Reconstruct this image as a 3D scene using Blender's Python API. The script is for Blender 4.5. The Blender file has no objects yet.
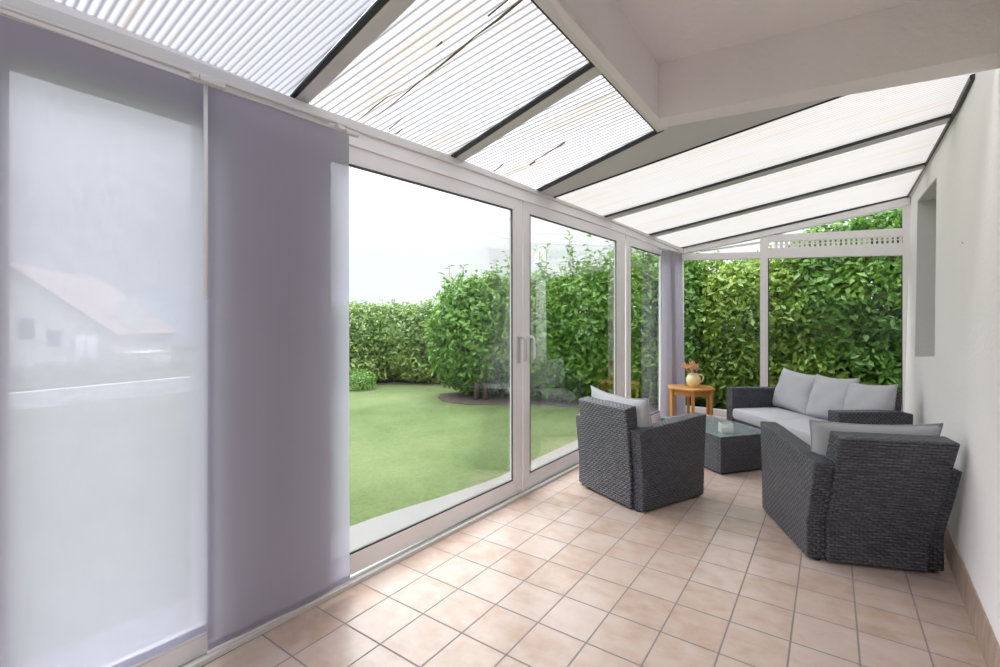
import bpy, bmesh, math, random
import numpy as np
from mathutils import Vector, Matrix
from math import sin, cos, pi, radians
random.seed(7); RNG = np.random.default_rng(11)
SC = bpy.context.scene
COL = SC.collection

# ------------------------------------------------------------------ camera
F_, CX, CY, HGT, YAW = 455.1, 533.4, 325.3, 1.393, 0.6004
FW = Vector((-sin(YAW), cos(YAW), 0)); RT = Vector((cos(YAW), sin(YAW), 0)); UP = Vector((0, 0, 1))
CAM = Vector((0, 0, HGT))
cd = bpy.data.cameras.new('camera'); cam = bpy.data.objects.new('camera', cd); COL.objects.link(cam)
cam.location = CAM; cam.rotation_euler = (pi/2, 0, YAW)
cd.sensor_width = 36; cd.lens = F_*36/1000
cd.shift_x = -(CX-500)/1000; cd.shift_y = -(333.5-CY)/1000
cd.clip_start = .02; cd.clip_end = 400
SC.camera = cam

# measuring helpers: where a sight line of the survey photo meets a wall, the roof or the ground
def ray(u, v): return FW + RT*((u-CX)/F_) + UP*((CY-v)/F_)
def at(u, v, t): return CAM + ray(u, v)*t
def meet(u, v, n, c):
    d = ray(u, v); return CAM + d*((c-n.dot(CAM))/n.dot(d))
LN = Vector((1, -.00672, 0)); LC0 = -2.21-.00672*1.5            # glazed side wall
def on_left(u, v, off=0): return meet(u, v, LN, LC0+off)
EA, EB = Vector((-2.17, 7.466, 0)), Vector((.64, 7.28, 0))
EN = Vector((-(EB-EA).y, (EB-EA).x, 0)).normalized(); EC0 = EN.dot(EA)   # end wall, normal points outwards (+y)
def on_end(u, v, off=0): return meet(u, v, EN, EC0+off)
RN = Vector((-.124, -.0203, 1)); RC0 = 2.504+.124*2.21-.0203*1.25        # roof plane
def on_roof(u, v, off=0): return meet(u, v, RN, RC0+off)
def roof_z(x, y, off=0): return RC0+off+.124*x+.0203*y
def on_z(u, v, z): return meet(u, v, Vector((0, 0, 1)), z)
def left_x(y): return LC0+.00672*y
def wall_x(y, z): xb = .50+(y-3)*.024; return xb+(z/2.9)*(.668-xb)

# ------------------------------------------------------------------ materials
def newmat(name):
    m = bpy.data.materials.new(name); m.use_nodes = True
    nt = m.node_tree; nt.nodes.clear()
    out = nt.nodes.new('ShaderNodeOutputMaterial')
    return m, nt, out
def N(nt, typ, **kw):
    n = nt.nodes.new(typ)
    for k, v in kw.items():
        if k in n.inputs: n.inputs[k].default_value = v
        else: setattr(n, k, v)
    return n
def L(nt, a, b): nt.links.new(a, b)
def rgb(c): return (c[0], c[1], c[2], 1)
def math_n(nt, op, a=None, b=None):
    n = nt.nodes.new('ShaderNodeMath'); n.operation = op
    for i, x in enumerate((a, b)):
        if x is None: continue
        if isinstance(x, (int, float)): n.inputs[i].default_value = x
        else: L(nt, x, n.inputs[i])
    return n.outputs[0]
def simple(name, col, rough=.5, var=.06, vscale=6., bump=0., bscale=60., metal=0., spec=.5, coat=0.):
    m, nt, out = newmat(name)
    b = N(nt, 'ShaderNodeBsdfPrincipled'); L(nt, b.outputs[0], out.inputs[0])
    b.inputs['Roughness'].default_value = rough; b.inputs['Metallic'].default_value = metal
    b.inputs['Specular IOR Level'].default_value = spec; b.inputs['Coat Weight'].default_value = coat
    tc = N(nt, 'ShaderNodeTexCoord')
    no = N(nt, 'ShaderNodeTexNoise', Scale=vscale, Detail=5.); L(nt, tc.outputs['Object'], no.inputs['Vector'])
    mx = N(nt, 'ShaderNodeMix', data_type='RGBA')
    mx.inputs[6].default_value = rgb([c*(1-var) for c in col]); mx.inputs[7].default_value = rgb([min(1, c*(1+var)) for c in col])
    L(nt, no.outputs['Fac'], mx.inputs[0]); L(nt, mx.outputs[2], b.inputs['Base Color'])
    if bump:
        n2 = N(nt, 'ShaderNodeTexNoise', Scale=bscale, Detail=6.); L(nt, tc.outputs['Object'], n2.inputs['Vector'])
        bp = N(nt, 'ShaderNodeBump', Strength=bump, Distance=.01); L(nt, n2.outputs['Fac'], bp.inputs['Height']); L(nt, bp.outputs[0], b.inputs['Normal'])
    return m

M = {}
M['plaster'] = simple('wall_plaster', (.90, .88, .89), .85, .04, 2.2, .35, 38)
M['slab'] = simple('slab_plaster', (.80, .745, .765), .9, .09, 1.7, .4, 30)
M['pvc'] = simple('window_frame', (.86, .835, .85), .35, .03, 3)
M['rail'] = simple('rail_aluminium', (.70, .685, .69), .38, .04, 4)
M['alu'] = simple('rafter_aluminium', (.60, .59, .60), .4, .05, 5)
M['seal'] = simple('rubber_seal', (.012, .017, .024), .45, .1)
M['gasket'] = simple('glazing_gasket', (.05, .05, .055), .5, .1)
M['sill'] = simple('sill_track', (.42, .43, .41), .4, .05)
M['sillw'] = simple('sill_trim', (.66, .64, .62), .5, .05)
M['handle'] = simple('handle_metal', (.55, .54, .54), .3, .02, metal=.4)
M['handlew'] = simple('handle_white', (.8, .8, .8), .3, .02)
M['cushion'] = simple('cushion_fabric', (.49, .49, .525), .95, .06, 60, .25, 420, spec=.15)
M['cushion_dark'] = simple('cushion_fabric_chair', (.43, .435, .46), .95, .06, 60, .25, 420, spec=.15)
M['wood'] = simple('side_table_wood', (.55, .26, .07), .28, .25, 5, .05, 30)
M['jug'] = simple('cream_ceramic', (.86, .74, .42), .2, .05, 10, coat=.5)
M['petal'] = simple('dried_petal', (.78, .50, .32), .8, .25, 30)
M['clay'] = simple('clip_plastic', (.68, .67, .66), .4, .03)
M['concrete'] = simple('path_concrete', (.165, .16, .155), .9, .12, 3, .4, 40)
M['soil'] = simple('soil_mulch', (.060, .042, .034), .95, .45, 9, 1., 30)
M['bark'] = simple('bark', (.10, .07, .05), .9, .3, 12, .6, 40)
M['house_wall'] = simple('house_render', (.80, .78, .74), .9, .04)
M['house_roof'] = simple('house_roof_tile', (.42, .30, .26), .8, .15, 6)
M['house_trim'] = simple('house_trim', (.85, .84, .82), .6, .02)
M['house_glass'] = simple('house_window_glass', (.12, .14, .17), .1, .1)
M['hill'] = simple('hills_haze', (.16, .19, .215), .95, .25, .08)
M['dark_inner'] = simple('table_inner', (.05, .055, .06), .6, .1)
M['algae'] = simple('algae_dirt', (.20, .15, .075), .9, .4, 30)
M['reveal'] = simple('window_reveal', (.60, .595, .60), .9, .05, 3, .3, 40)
M['wax'] = simple('wax', (.8, .78, .70), .5, .03)

# clear glazing
def glass_mat(name, tint, ior=1.45, boost=1.0, rough=.0):
    m, nt, out = newmat(name)
    tr = N(nt, 'ShaderNodeBsdfTransparent'); tr.inputs[0].default_value = rgb(tint)
    gl = N(nt, 'ShaderNodeBsdfGlossy', Roughness=rough); gl.inputs[0].default_value = (1, 1, 1, 1)
    fr = N(nt, 'ShaderNodeFresnel', IOR=ior)
    mx = N(nt, 'ShaderNodeMixShader')
    L(nt, math_n(nt, 'MULTIPLY', fr.outputs[0], boost), mx.inputs[0]); L(nt, tr.outputs[0], mx.inputs[1]); L(nt, gl.outputs[0], mx.inputs[2])
    L(nt, mx.outputs[0], out.inputs[0]); return m
M['glass'] = glass_mat('window_glass', (.97, .985, .975), 1.30, .30)
def tglass():
    m, nt, out = newmat('table_glass')
    tr = N(nt, 'ShaderNodeBsdfTransparent'); tr.inputs[0].default_value = (.72, .82, .82, 1)
    df = N(nt, 'ShaderNodeBsdfDiffuse'); df.inputs[0].default_value = (.36, .42, .44, 1)
    gl = N(nt, 'ShaderNodeBsdfGlossy', Roughness=.06); fr = N(nt, 'ShaderNodeFresnel', IOR=1.45)
    a = N(nt, 'ShaderNodeMixShader'); a.inputs[0].default_value = .45; L(nt, tr.outputs[0], a.inputs[1]); L(nt, df.outputs[0], a.inputs[2])
    b = N(nt, 'ShaderNodeMixShader'); L(nt, math_n(nt, 'MULTIPLY', fr.outputs[0], .5), b.inputs[0]); L(nt, a.outputs[0], b.inputs[1]); L(nt, gl.outputs[0], b.inputs[2])
    L(nt, b.outputs[0], out.inputs[0]); return m
M['tableglass'] = tglass()
def cglass():
    m, nt, out = newmat('cup_glass')
    tr = N(nt, 'ShaderNodeBsdfTransparent'); df = N(nt, 'ShaderNodeBsdfDiffuse'); df.inputs[0].default_value = (.80, .82, .80, 1)
    a = N(nt, 'ShaderNodeMixShader'); a.inputs[0].default_value = .32; L(nt, tr.outputs[0], a.inputs[1]); L(nt, df.outputs[0], a.inputs[2]); L(nt, a.outputs[0], out.inputs[0]); return m
M['cupglass'] = cglass()

# sheer panel fabric: reflects a little, lets daylight glow through
def sheer_mat(name, dif, trn, see, f_tr, f_see):
    m, nt, out = newmat(name)
    tc = N(nt, 'ShaderNodeTexCoord')
    mp = N(nt, 'ShaderNodeMapping'); mp.inputs['Scale'].default_value = (1, 160, 12); L(nt, tc.outputs['Object'], mp.inputs[0])
    n1 = N(nt, 'ShaderNodeTexNoise', Scale=1., Detail=3.); L(nt, mp.outputs[0], n1.inputs['Vector'])
    mp2 = N(nt, 'ShaderNodeMapping'); mp2.inputs['Scale'].default_value = (1, 9, 190); L(nt, tc.outputs['Object'], mp2.inputs[0])
    n2 = N(nt, 'ShaderNodeTexNoise', Scale=1., Detail=3.); L(nt, mp2.outputs[0], n2.inputs['Vector'])
    wv = math_n(nt, 'ADD', n1.outputs['Fac'], n2.outputs['Fac'])          # ~1
    w = math_n(nt, 'MULTIPLY', math_n(nt, 'SUBTRACT', wv, 1.0), .26)
    d = N(nt, 'ShaderNodeBsdfDiffuse'); d.inputs[0].default_value = rgb(dif)
    t = N(nt, 'ShaderNodeBsdfTranslucent'); t.inputs[0].default_value = rgb(trn)
    s = N(nt, 'ShaderNodeBsdfTransparent'); s.inputs[0].default_value = rgb(see)
    a = N(nt, 'ShaderNodeMixShader'); L(nt, math_n(nt, 'ADD', w, f_tr), a.inputs[0]); L(nt, d.outputs[0], a.inputs[1]); L(nt, t.outputs[0], a.inputs[2])
    b = N(nt, 'ShaderNodeMixShader'); L(nt, math_n(nt, 'ADD', math_n(nt, 'MULTIPLY', w, .25), f_see), b.inputs[0]); L(nt, a.outputs[0], b.inputs[1]); L(nt, s.outputs[0], b.inputs[2])
    bp = N(nt, 'ShaderNodeBump', Strength=.15, Distance=.002); L(nt, wv, bp.inputs['Height']); L(nt, bp.outputs[0], d.inputs['Normal'])
    L(nt, b.outputs[0], out.inputs[0]); return m
M['sheer'] = sheer_mat('panel_curtain_fabric', (.42, .392, .42), (.545, .54, .655), (.86, .86, .92), .60, .12)
M['drape'] = sheer_mat('drape_fabric', (.45, .41, .48), (.60, .59, .70), (.9, .9, .95), .35, .04)

# twin-wall polycarbonate with ribs and dirt streaks (object space: x runs up the slope, y along the house)
def poly_mat(name, pitch, clear, dirt, tint, rib=.22):
    m, nt, out = newmat(name)
    tc = N(nt, 'ShaderNodeTexCoord'); sx = N(nt, 'ShaderNodeSeparateXYZ'); L(nt, tc.outputs['Object'], sx.inputs[0])
    ph = math_n(nt, 'MULTIPLY', sx.outputs[1], 1/pitch)
    fr = math_n(nt, 'FRACT', ph)
    tri = math_n(nt, 'ABSOLUTE', math_n(nt, 'SUBTRACT', fr, .5))           # 0..0.5, rib at 0.5
    rr = N(nt, 'ShaderNodeValToRGB'); L(nt, tri, rr.inputs[0])
    e = rr.color_ramp.elements; e[0].position = .22; e[0].color = (0, 0, 0, 1); e[1].position = .44; e[1].color = (1, 1, 1, 1)
    mp = N(nt, 'ShaderNodeMapping'); mp.inputs['Scale'].default_value = (.9, 22, 1); L(nt, tc.outputs['Object'], mp.inputs[0])
    n1 = N(nt, 'ShaderNodeTexNoise', Scale=1., Detail=6., Roughness=.6); L(nt, mp.outputs[0], n1.inputs['Vector'])
    dr = N(nt, 'ShaderNodeValToRGB'); L(nt, n1.outputs['Fac'], dr.inputs[0])
    e = dr.color_ramp.elements; e[0].position = .52; e[0].color = (0, 0, 0, 1); e[1].position = .72; e[1].color = (dirt, dirt, dirt, 1)
    c1 = N(nt, 'ShaderNodeMix', data_type='RGBA'); c1.inputs[6].default_value = rgb(tint); c1.inputs[7].default_value = rgb([x*rib for x in tint]); L(nt, rr.outputs[0], c1.inputs[0])
    c2 = N(nt, 'ShaderNodeMix', data_type='RGBA'); L(nt, c1.outputs[2], c2.inputs[6]); c2.inputs[7].default_value = (.42, .34, .22, 1); L(nt, dr.outputs[0], c2.inputs[0])
    t = N(nt, 'ShaderNodeBsdfTranslucent'); L(nt, c2.outputs[2], t.inputs[0])
    s = N(nt, 'ShaderNodeBsdfTransparent'); L(nt, c2.outputs[2], s.inputs[0])
    d = N(nt, 'ShaderNodeBsdfPrincipled', Roughness=.35); L(nt, c2.outputs[2], d.inputs['Base Color'])
    a = N(nt, 'ShaderNodeMixShader', ); a.inputs[0].default_value = clear; L(nt, t.outputs[0], a.inputs[1]); L(nt, s.outputs[0], a.inputs[2])
    b = N(nt, 'ShaderNodeMixShader'); b.inputs[0].default_value = .12; L(nt, a.outputs[0], b.inputs[1]); L(nt, d.outputs[0], b.inputs[2])
    L(nt, b.outputs[0], out.inputs[0]); return m
M['poly'] = poly_mat('roof_polycarbonate', .040, .45, .7, (.72, .72, .73), .30)
M['polynear'] = poly_mat('roof_polycarbonate_near', .027, .45, .3, (.54, .54, .57), .50)
M['polyfine'] = poly_mat('roof_polycarbonate_hazy', .034, .30, .40, (.53, .52, .51), .74)

# rattan weave (uv in metres)
def wicker_mat(name, c1, c2):
    m, nt, out = newmat(name)
    uv = N(nt, 'ShaderNodeUVMap'); uv.uv_map = 'UVMap'
    sx = N(nt, 'ShaderNodeSeparateXYZ'); L(nt, uv.outputs[0], sx.inputs[0])
    rh, bw = .0175, .042
    v = math_n(nt, 'MULTIPLY', sx.outputs[1], 1/rh); row = math_n(nt, 'FLOOR', v)
    par = math_n(nt, 'MODULO', math_n(nt, 'ABSOLUTE', row), 2.)
    u = math_n(nt, 'ADD', math_n(nt, 'MULTIPLY', sx.outputs[0], 1/bw), math_n(nt, 'MULTIPLY', par, .5))
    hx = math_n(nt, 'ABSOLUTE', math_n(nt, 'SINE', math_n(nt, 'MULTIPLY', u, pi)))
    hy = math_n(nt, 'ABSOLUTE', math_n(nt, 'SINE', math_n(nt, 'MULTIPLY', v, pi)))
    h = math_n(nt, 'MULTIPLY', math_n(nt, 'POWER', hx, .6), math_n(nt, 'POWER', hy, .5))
    cb = N(nt, 'ShaderNodeCombineXYZ'); L(nt, math_n(nt, 'FLOOR', u), cb.inputs[0]); L(nt, row, cb.inputs[1])
    wn = N(nt, 'ShaderNodeTexWhiteNoise', noise_dimensions='2D'); L(nt, cb.outputs[0], wn.inputs[0])
    mx = N(nt, 'ShaderNodeMix', data_type='RGBA'); mx.inputs[6].default_value = rgb(c1); mx.inputs[7].default_value = rgb(c2); L(nt, wn.outputs[0], mx.inputs[0])
    b = N(nt, 'ShaderNodeBsdfPrincipled', Roughness=.34); b.inputs['Specular IOR Level'].default_value = .7
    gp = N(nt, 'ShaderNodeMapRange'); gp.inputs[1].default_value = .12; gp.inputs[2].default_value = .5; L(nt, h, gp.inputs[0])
    gm = N(nt, 'ShaderNodeMix', data_type='RGBA'); gm.inputs[6].default_value = (.018, .018, .022, 1); L(nt, mx.outputs[2], gm.inputs[7]); L(nt, gp.outputs[0], gm.inputs[0])  # gaps between strands darkened in the colour, standing in for shade
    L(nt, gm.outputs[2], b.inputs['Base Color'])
    bp = N(nt, 'ShaderNodeBump', Strength=1., Distance=.009); L(nt, h, bp.inputs['Height']); L(nt, bp.outputs[0], b.inputs['Normal'])
    L(nt, b.outputs[0], out.inputs[0]); return m
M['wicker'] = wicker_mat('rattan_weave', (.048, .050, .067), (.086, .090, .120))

# floor tiles
TO = Vector((-1.676, 1.262, 0)); TROT = .0218; TILE = .25
def tile_mat():
    m, nt, out = newmat('floor_tiles')
    tc = N(nt, 'ShaderNodeTexCoord')
    mp = N(nt, 'ShaderNodeMapping', vector_type='TEXTURE'); mp.inputs['Location'].default_value = TO; mp.inputs['Rotation'].default_value = (0, 0, TROT); L(nt, tc.outputs['Object'], mp.inputs[0])
    br = N(nt, 'ShaderNodeTexBrick', offset=0., offset_frequency=1, squash=1.)
    br.inputs['Scale'].default_value = 1; br.inputs['Brick Width'].default_value = TILE; br.inputs['Row Height'].default_value = TILE
    br.inputs['Mortar Size'].default_value = .0042; br.inputs['Mortar Smooth'].default_value = .15; br.inputs['Bias'].default_value = 0
    br.inputs['Color1'].default_value = (0, 0, 0, 1); br.inputs['Color2'].default_value = (1, 1, 1, 1); br.inputs['Mortar'].default_value = (.5, .5, .5, 1)
    L(nt, mp.outputs[0], br.inputs[0])
    n1 = N(nt, 'ShaderNodeTexNoise', Scale=9., Detail=6., Roughness=.6); L(nt, mp.outputs[0], n1.inputs['Vector'])
    mp2 = N(nt, 'ShaderNodeMapping'); mp2.inputs['Scale'].default_value = (3.5, 7, 1); L(nt, mp.outputs[0], mp2.inputs[0])
    n2 = N(nt, 'ShaderNodeTexNoise', Scale=1.4, Detail=4., Distortion=.6); L(nt, mp2.outputs[0], n2.inputs['Vector'])
    f = math_n(nt, 'ADD', math_n(nt, 'MULTIPLY', br.outputs[0], .20), math_n(nt, 'ADD', math_n(nt, 'MULTIPLY', n1.outputs[0], .45), math_n(nt, 'MULTIPLY', n2.outputs[0], .45)))
    cr = N(nt, 'ShaderNodeValToRGB'); L(nt, f, cr.inputs[0])
    e = cr.color_ramp.elements; e[0].position = .32; e[0].color = (.43, .29, .215, 1); e[1].position = .85; e[1].color = (.55, .46, .428, 1)
    x = cr.color_ramp.elements.new(.58); x.color = (.51, .395, .34, 1)
    mx = N(nt, 'ShaderNodeMix', data_type='RGBA'); L(nt, br.outputs['Fac'], mx.inputs[0]); L(nt, cr.outputs[0], mx.inputs[6]); mx.inputs[7].default_value = (.23, .20, .20, 1)
    b = N(nt, 'ShaderNodeBsdfPrincipled'); L(nt, mx.outputs[2], b.inputs['Base Color'])
    rg = N(nt, 'ShaderNodeMapRange'); rg.inputs[3].default_value = .27; rg.inputs[4].default_value = .85; L(nt, br.outputs['Fac'], rg.inputs[0]); L(nt, rg.outputs[0], b.inputs['Roughness'])
    h = math_n(nt, 'ADD', math_n(nt, 'MULTIPLY', br.outputs['Fac'], -1.), math_n(nt, 'MULTIPLY', n1.outputs[0], .18))
    bp = N(nt, 'ShaderNodeBump', Strength=.5, Distance=.003); L(nt, h, bp.inputs['Height']); L(nt, bp.outputs[0], b.inputs['Normal'])
    L(nt, b.outputs[0], out.inputs[0]); return m
M['tile'] = tile_mat()
def skirt_mat():
    m, nt, out = newmat('skirting_tiles')
    tc = N(nt, 'ShaderNodeTexCoord'); sx = N(nt, 'ShaderNodeSeparateXYZ'); L(nt, tc.outputs['Object'], sx.inputs[0])
    fr = math_n(nt, 'FRACT', math_n(nt, 'MULTIPLY', sx.outputs[1], 1/.25)); gap = math_n(nt, 'LESS_THAN', fr, .02)
    mp = N(nt, 'ShaderNodeMapping'); mp.inputs['Scale'].default_value = (1, 16, 3); L(nt, tc.outputs['Object'], mp.inputs[0])
    n1 = N(nt, 'ShaderNodeTexNoise', Scale=1.5, Detail=5.); L(nt, mp.outputs[0], n1.inputs['Vector'])
    cr = N(nt, 'ShaderNodeValToRGB'); L(nt, n1.outputs[0], cr.inputs[0])
    e = cr.color_ramp.elements; e[0].position = .3; e[0].color = (.33, .23, .18, 1); e[1].position = .7; e[1].color = (.48, .37, .30, 1)
    mx = N(nt, 'ShaderNodeMix', data_type='RGBA'); L(nt, gap, mx.inputs[0]); L(nt, cr.outputs[0], mx.inputs[6]); mx.inputs[7].default_value = (.40, .36, .33, 1)
    b = N(nt, 'ShaderNodeBsdfPrincipled', Roughness=.5); L(nt, mx.outputs[2], b.inputs['Base Color']); L(nt, b.outputs[0], out.inputs[0]); return m
M['skirt'] = skirt_mat()

def lawn_mat():
    m, nt, out = newmat('lawn_grass')
    tc = N(nt, 'ShaderNodeTexCoord')
    n1 = N(nt, 'ShaderNodeTexNoise', Scale=.55, Detail=6., Roughness=.6); L(nt, tc.outputs['Object'], n1.inputs['Vector'])
    n2 = N(nt, 'ShaderNodeTexNoise', Scale=28., Detail=6., Roughness=.75); L(nt, tc.outputs['Object'], n2.inputs['Vector'])
    f = math_n(nt, 'ADD', math_n(nt, 'MULTIPLY', n1.outputs[0], .68), math_n(nt, 'MULTIPLY', n2.outputs[0], .55))
    cr = N(nt, 'ShaderNodeValToRGB'); L(nt, f, cr.inputs[0])
    e = cr.color_ramp.elements; e[0].position = .46; e[0].color = (.057, .088, .027, 1); e[1].position = .82; e[1].color = (.150, .175, .082, 1)
    x = cr.color_ramp.elements.new(.6); x.color = (.090, .126, .046, 1)
    b = N(nt, 'ShaderNodeBsdfPrincipled', Roughness=.9); b.inputs['Specular IOR Level'].default_value = .15; L(nt, cr.outputs[0], b.inputs['Base Color'])
    bp = N(nt, 'ShaderNodeBump', Strength=.7, Distance=.035); L(nt, n2.outputs[0], bp.inputs['Height']); L(nt, bp.outputs[0], b.inputs['Normal'])
    L(nt, b.outputs[0], out.inputs[0]); return m
M['lawn'] = lawn_mat()

def leaf_mat(name, c1, c2, c3, trans=.35):
    m, nt, out = newmat(name)
    tc = N(nt, 'ShaderNodeTexCoord')
    n1 = N(nt, 'ShaderNodeTexNoise', Scale=7., Detail=4., Roughness=.7); L(nt, tc.outputs['Object'], n1.inputs['Vector'])
    n0 = N(nt, 'ShaderNodeTexNoise', Scale=.9, Detail=2.); L(nt, tc.outputs['Object'], n0.inputs['Vector'])
    f = math_n(nt, 'ADD', math_n(nt, 'MULTIPLY', n1.outputs[0], .7), math_n(nt, 'MULTIPLY', n0.outputs[0], .35))
    cr = N(nt, 'ShaderNodeValToRGB'); L(nt, f, cr.inputs[0])
    e = cr.color_ramp.elements; e[0].position = .36; e[0].color = rgb(c1); e[1].position = .70; e[1].color = rgb(c3)
    x = cr.color_ramp.elements.new(.52); x.color = rgb(c2)
    b = N(nt, 'ShaderNodeBsdfPrincipled', Roughness=.38); L(nt, cr.outputs[0], b.inputs['Base Color'])
    t = N(nt, 'ShaderNodeBsdfTranslucent'); L(nt, cr.outputs[0], t.inputs[0])
    mx = N(nt, 'ShaderNodeMixShader'); mx.inputs[0].default_value = trans; L(nt, b.outputs[0], mx.inputs[1]); L(nt, t.outputs[0], mx.inputs[2])
    L(nt, mx.outputs[0], out.inputs[0]); return m
M['leaf'] = leaf_mat('laurel_leaf', (.045, .125, .020), (.115, .26, .035), (.27, .42, .07))
M['leaf_far'] = leaf_mat('far_hedge_leaf', (.09, .17, .05), (.18, .29, .08), (.42, .47, .12))
M['leaf_yel'] = leaf_mat('yellow_green_leaf', (.08, .17, .025), (.19, .32, .04), (.40, .48, .07))
M['leaf_shrub'] = leaf_mat('shrub_leaf', (.10, .20, .04), (.16, .32, .06), (.25, .42, .10))

# ------------------------------------------------------------------ object helpers
def tag(o, label=None, cat=None, group=None, kind=None):
    if label: o['label'] = label
    if cat: o['category'] = cat
    if group: o['group'] = group
    if kind: o['kind'] = kind
    return o
def empty(name, loc=(0, 0, 0), rz=0):
    o = bpy.data.objects.new(name, None); COL.objects.link(o); o.location = loc; o.rotation_euler = (0, 0, rz); o.empty_display_size = .1; return o
def box_uv(bm):
    uv = bm.loops.layers.uv.get('UVMap') or bm.loops.layers.uv.new('UVMap')
    for f in bm.faces:
        n = f.normal; a = [abs(x) for x in n]; k = a.index(max(a))
        for l in f.loops:
            c = l.vert.co
            l[uv].uv = ((c.x, c.y), (c.x, c.z), (c.y, c.z))[{2: 0, 1: 1, 0: 2}[k]]
def obj(name, bm, mat, parent=None, smooth=False, bevel=0., seg=2, uv=False, loc=None):
    bmesh.ops.recalc_face_normals(bm, faces=bm.faces)
    bm.normal_update()
    if uv: box_uv(bm)
    me = bpy.data.meshes.new(name); bm.to_mesh(me); bm.free()
    for m in (mat if isinstance(mat, list) else [mat]): me.materials.append(m)
    if smooth:
        for p in me.polygons: p.use_smooth = True
    o = bpy.data.objects.new(name, me); COL.objects.link(o)
    if parent: o.parent = parent
    if loc is not None: o.location = loc
    if bevel:
        b = o.modifiers.new('bevel', 'BEVEL'); b.width = bevel; b.segments = seg; b.limit_method = 'ANGLE'; b.angle_limit = radians(35); b.harden_normals = False
        for p in me.polygons: p.use_smooth = True
        w = o.modifiers.new('wn', 'WEIGHTED_NORMAL'); w.keep_sharp = True
    return o
def prism(bm, pts, vec):
    """solid from a polygon (list of Vectors) pushed along vec"""
    a = [bm.verts.new(p) for p in pts]; b = [bm.verts.new(Vector(p)+vec) for p in pts]
    bm.faces.new(a); bm.faces.new(b[::-1])
    n = len(pts)
    for i in range(n): bm.faces.new((a[i], b[i], b[(i+1) % n], a[(i+1) % n]))
    return bm
def box(bm, lo, hi, mtx=None):
    x0, y0, z0 = lo; x1, y1, z1 = hi
    v = [Vector(p) for p in ((x0, y0, z0), (x1, y0, z0), (x1, y1, z0), (x0, y1, z0))]
    w = [p+Vector((0, 0, z1-z0)) for p in v]
    vs = [bm.verts.new(mtx @ p if mtx else p) for p in v+w]
    for f in ((0, 3, 2, 1), (4, 5, 6, 7), (0, 1, 5, 4), (1, 2, 6, 5), (2, 3, 7, 6), (3, 0, 4, 7)): bm.faces.new([vs[i] for i in f])
    return bm
def tube(bm, path, r, n=8, cap=True):
    path = [Vector(p) for p in path]; rs = r if isinstance(r, (list, tuple)) else [r]*len(path)
    rings = []; prev = None
    for i, p in enumerate(path):
        t = (path[min(i+1, len(path)-1)]-path[max(i-1, 0)]).normalized()
        if prev is None: a = t.orthogonal().normalized()
        else: a = (prev-t*prev.dot(t)).normalized()
        prev = a; b = t.cross(a)
        rings.append([bm.verts.new(p+(a*cos(2*pi*k/n)+b*sin(2*pi*k/n))*rs[i]) for k in range(n)])
    for i in range(len(rings)-1):
        for k in range(n): bm.faces.new((rings[i][k], rings[i][(k+1) % n], rings[i+1][(k+1) % n], rings[i+1][k]))
    if cap: bm.faces.new(rings[0][::-1]); bm.faces.new(rings[-1])
    return bm
def lathe(bm, prof, n=28):
    rings = []
    for r, z in prof:
        rings.append([bm.verts.new((r*cos(2*pi*k/n), r*sin(2*pi*k/n), z)) for k in range(n)] if r > 1e-5 else [bm.verts.new((0, 0, z))])
    for a, b in zip(rings, rings[1:]):
        for k in range(n):
            k2 = (k+1) % n
            if len(a) == 1 and len(b) > 1: bm.faces.new((a[0], b[k2], b[k]))
            elif len(b) == 1 and len(a) > 1: bm.faces.new((a[k], a[k2], b[0]))
            elif len(a) > 1: bm.faces.new((a[k], a[k2], b[k2], b[k]))
    return bm
B = bmesh.new

# ------------------------------------------------------------------ SETTING: floor, walls
XIN = -2.17
bm = B(); box(bm, (-2.42, -1.6, -.16), (.62, 7.55, 0)); tag(obj('floor', bm, M['tile']), kind='structure')
# house wall on the right, leaning a little, with a window recess
def wall_quad(y0, y1, z0, z1, d0=0., d1=.34):
    return [Vector((wall_x(y, z)+d, y, z)) for d in (d0, d1) for y, z in ((y0, z0), (y1, z0), (y1, z1), (y0, z1))]
def hexa(bm, p):
    v = [bm.verts.new(q) for q in p]
    for f in ((0, 1, 2, 3), (7, 6, 5, 4), (0, 4, 5, 1), (1, 5, 6, 2), (2, 6, 7, 3), (3, 7, 4, 0)): bm.faces.new([v[i] for i in f])
def wall_px(u, v):                      # on the right wall
    d = ray(u, v); lo, hi = .5, 12.
    for _ in range(60):
        t = (lo+hi)/2; p = CAM+d*t
        if p.x < wall_x(p.y, p.z): lo = t
        else: hi = t
    return p
ntn, nbn, ntf, nbf = wall_px(936.6, 177), wall_px(934.6, 357), wall_px(917.3, 201), wall_px(914.5, 357)
ZT = 3.35
def wcell(bm, q, d0=0., d1=.34):         # wall block from four (y, z) corners
    hexa(bm, [Vector((wall_x(y, z)+d, y, z)) for d in (d0, d1) for y, z in q])
NQ = [(p.y, p.z) for p in (nbn, nbf, ntf, ntn)]
OQ = [(NQ[0][0]-.4, -.16), (NQ[1][0]+.8, -.16), (NQ[1][0]+.8, ZT), (NQ[0][0]-.4, ZT)]
bm = B()
wcell(bm, [(-1.6, -.16), OQ[0], OQ[3], (-1.6, ZT)]); wcell(bm, [OQ[1], (7.75, -.16), (7.75, ZT), OQ[2]])
for k in range(4): wcell(bm, [OQ[k], OQ[(k+1) % 4], NQ[(k+1) % 4], NQ[k]])
tag(obj('wall_right', bm, M['plaster']), kind='structure')
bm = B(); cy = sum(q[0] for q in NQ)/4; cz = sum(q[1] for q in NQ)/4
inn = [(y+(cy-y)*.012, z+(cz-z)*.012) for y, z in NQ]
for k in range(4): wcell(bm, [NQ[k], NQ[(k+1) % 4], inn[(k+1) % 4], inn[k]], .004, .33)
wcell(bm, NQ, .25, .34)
tag(obj('trim_1', bm, M['reveal']), kind='structure')
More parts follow.
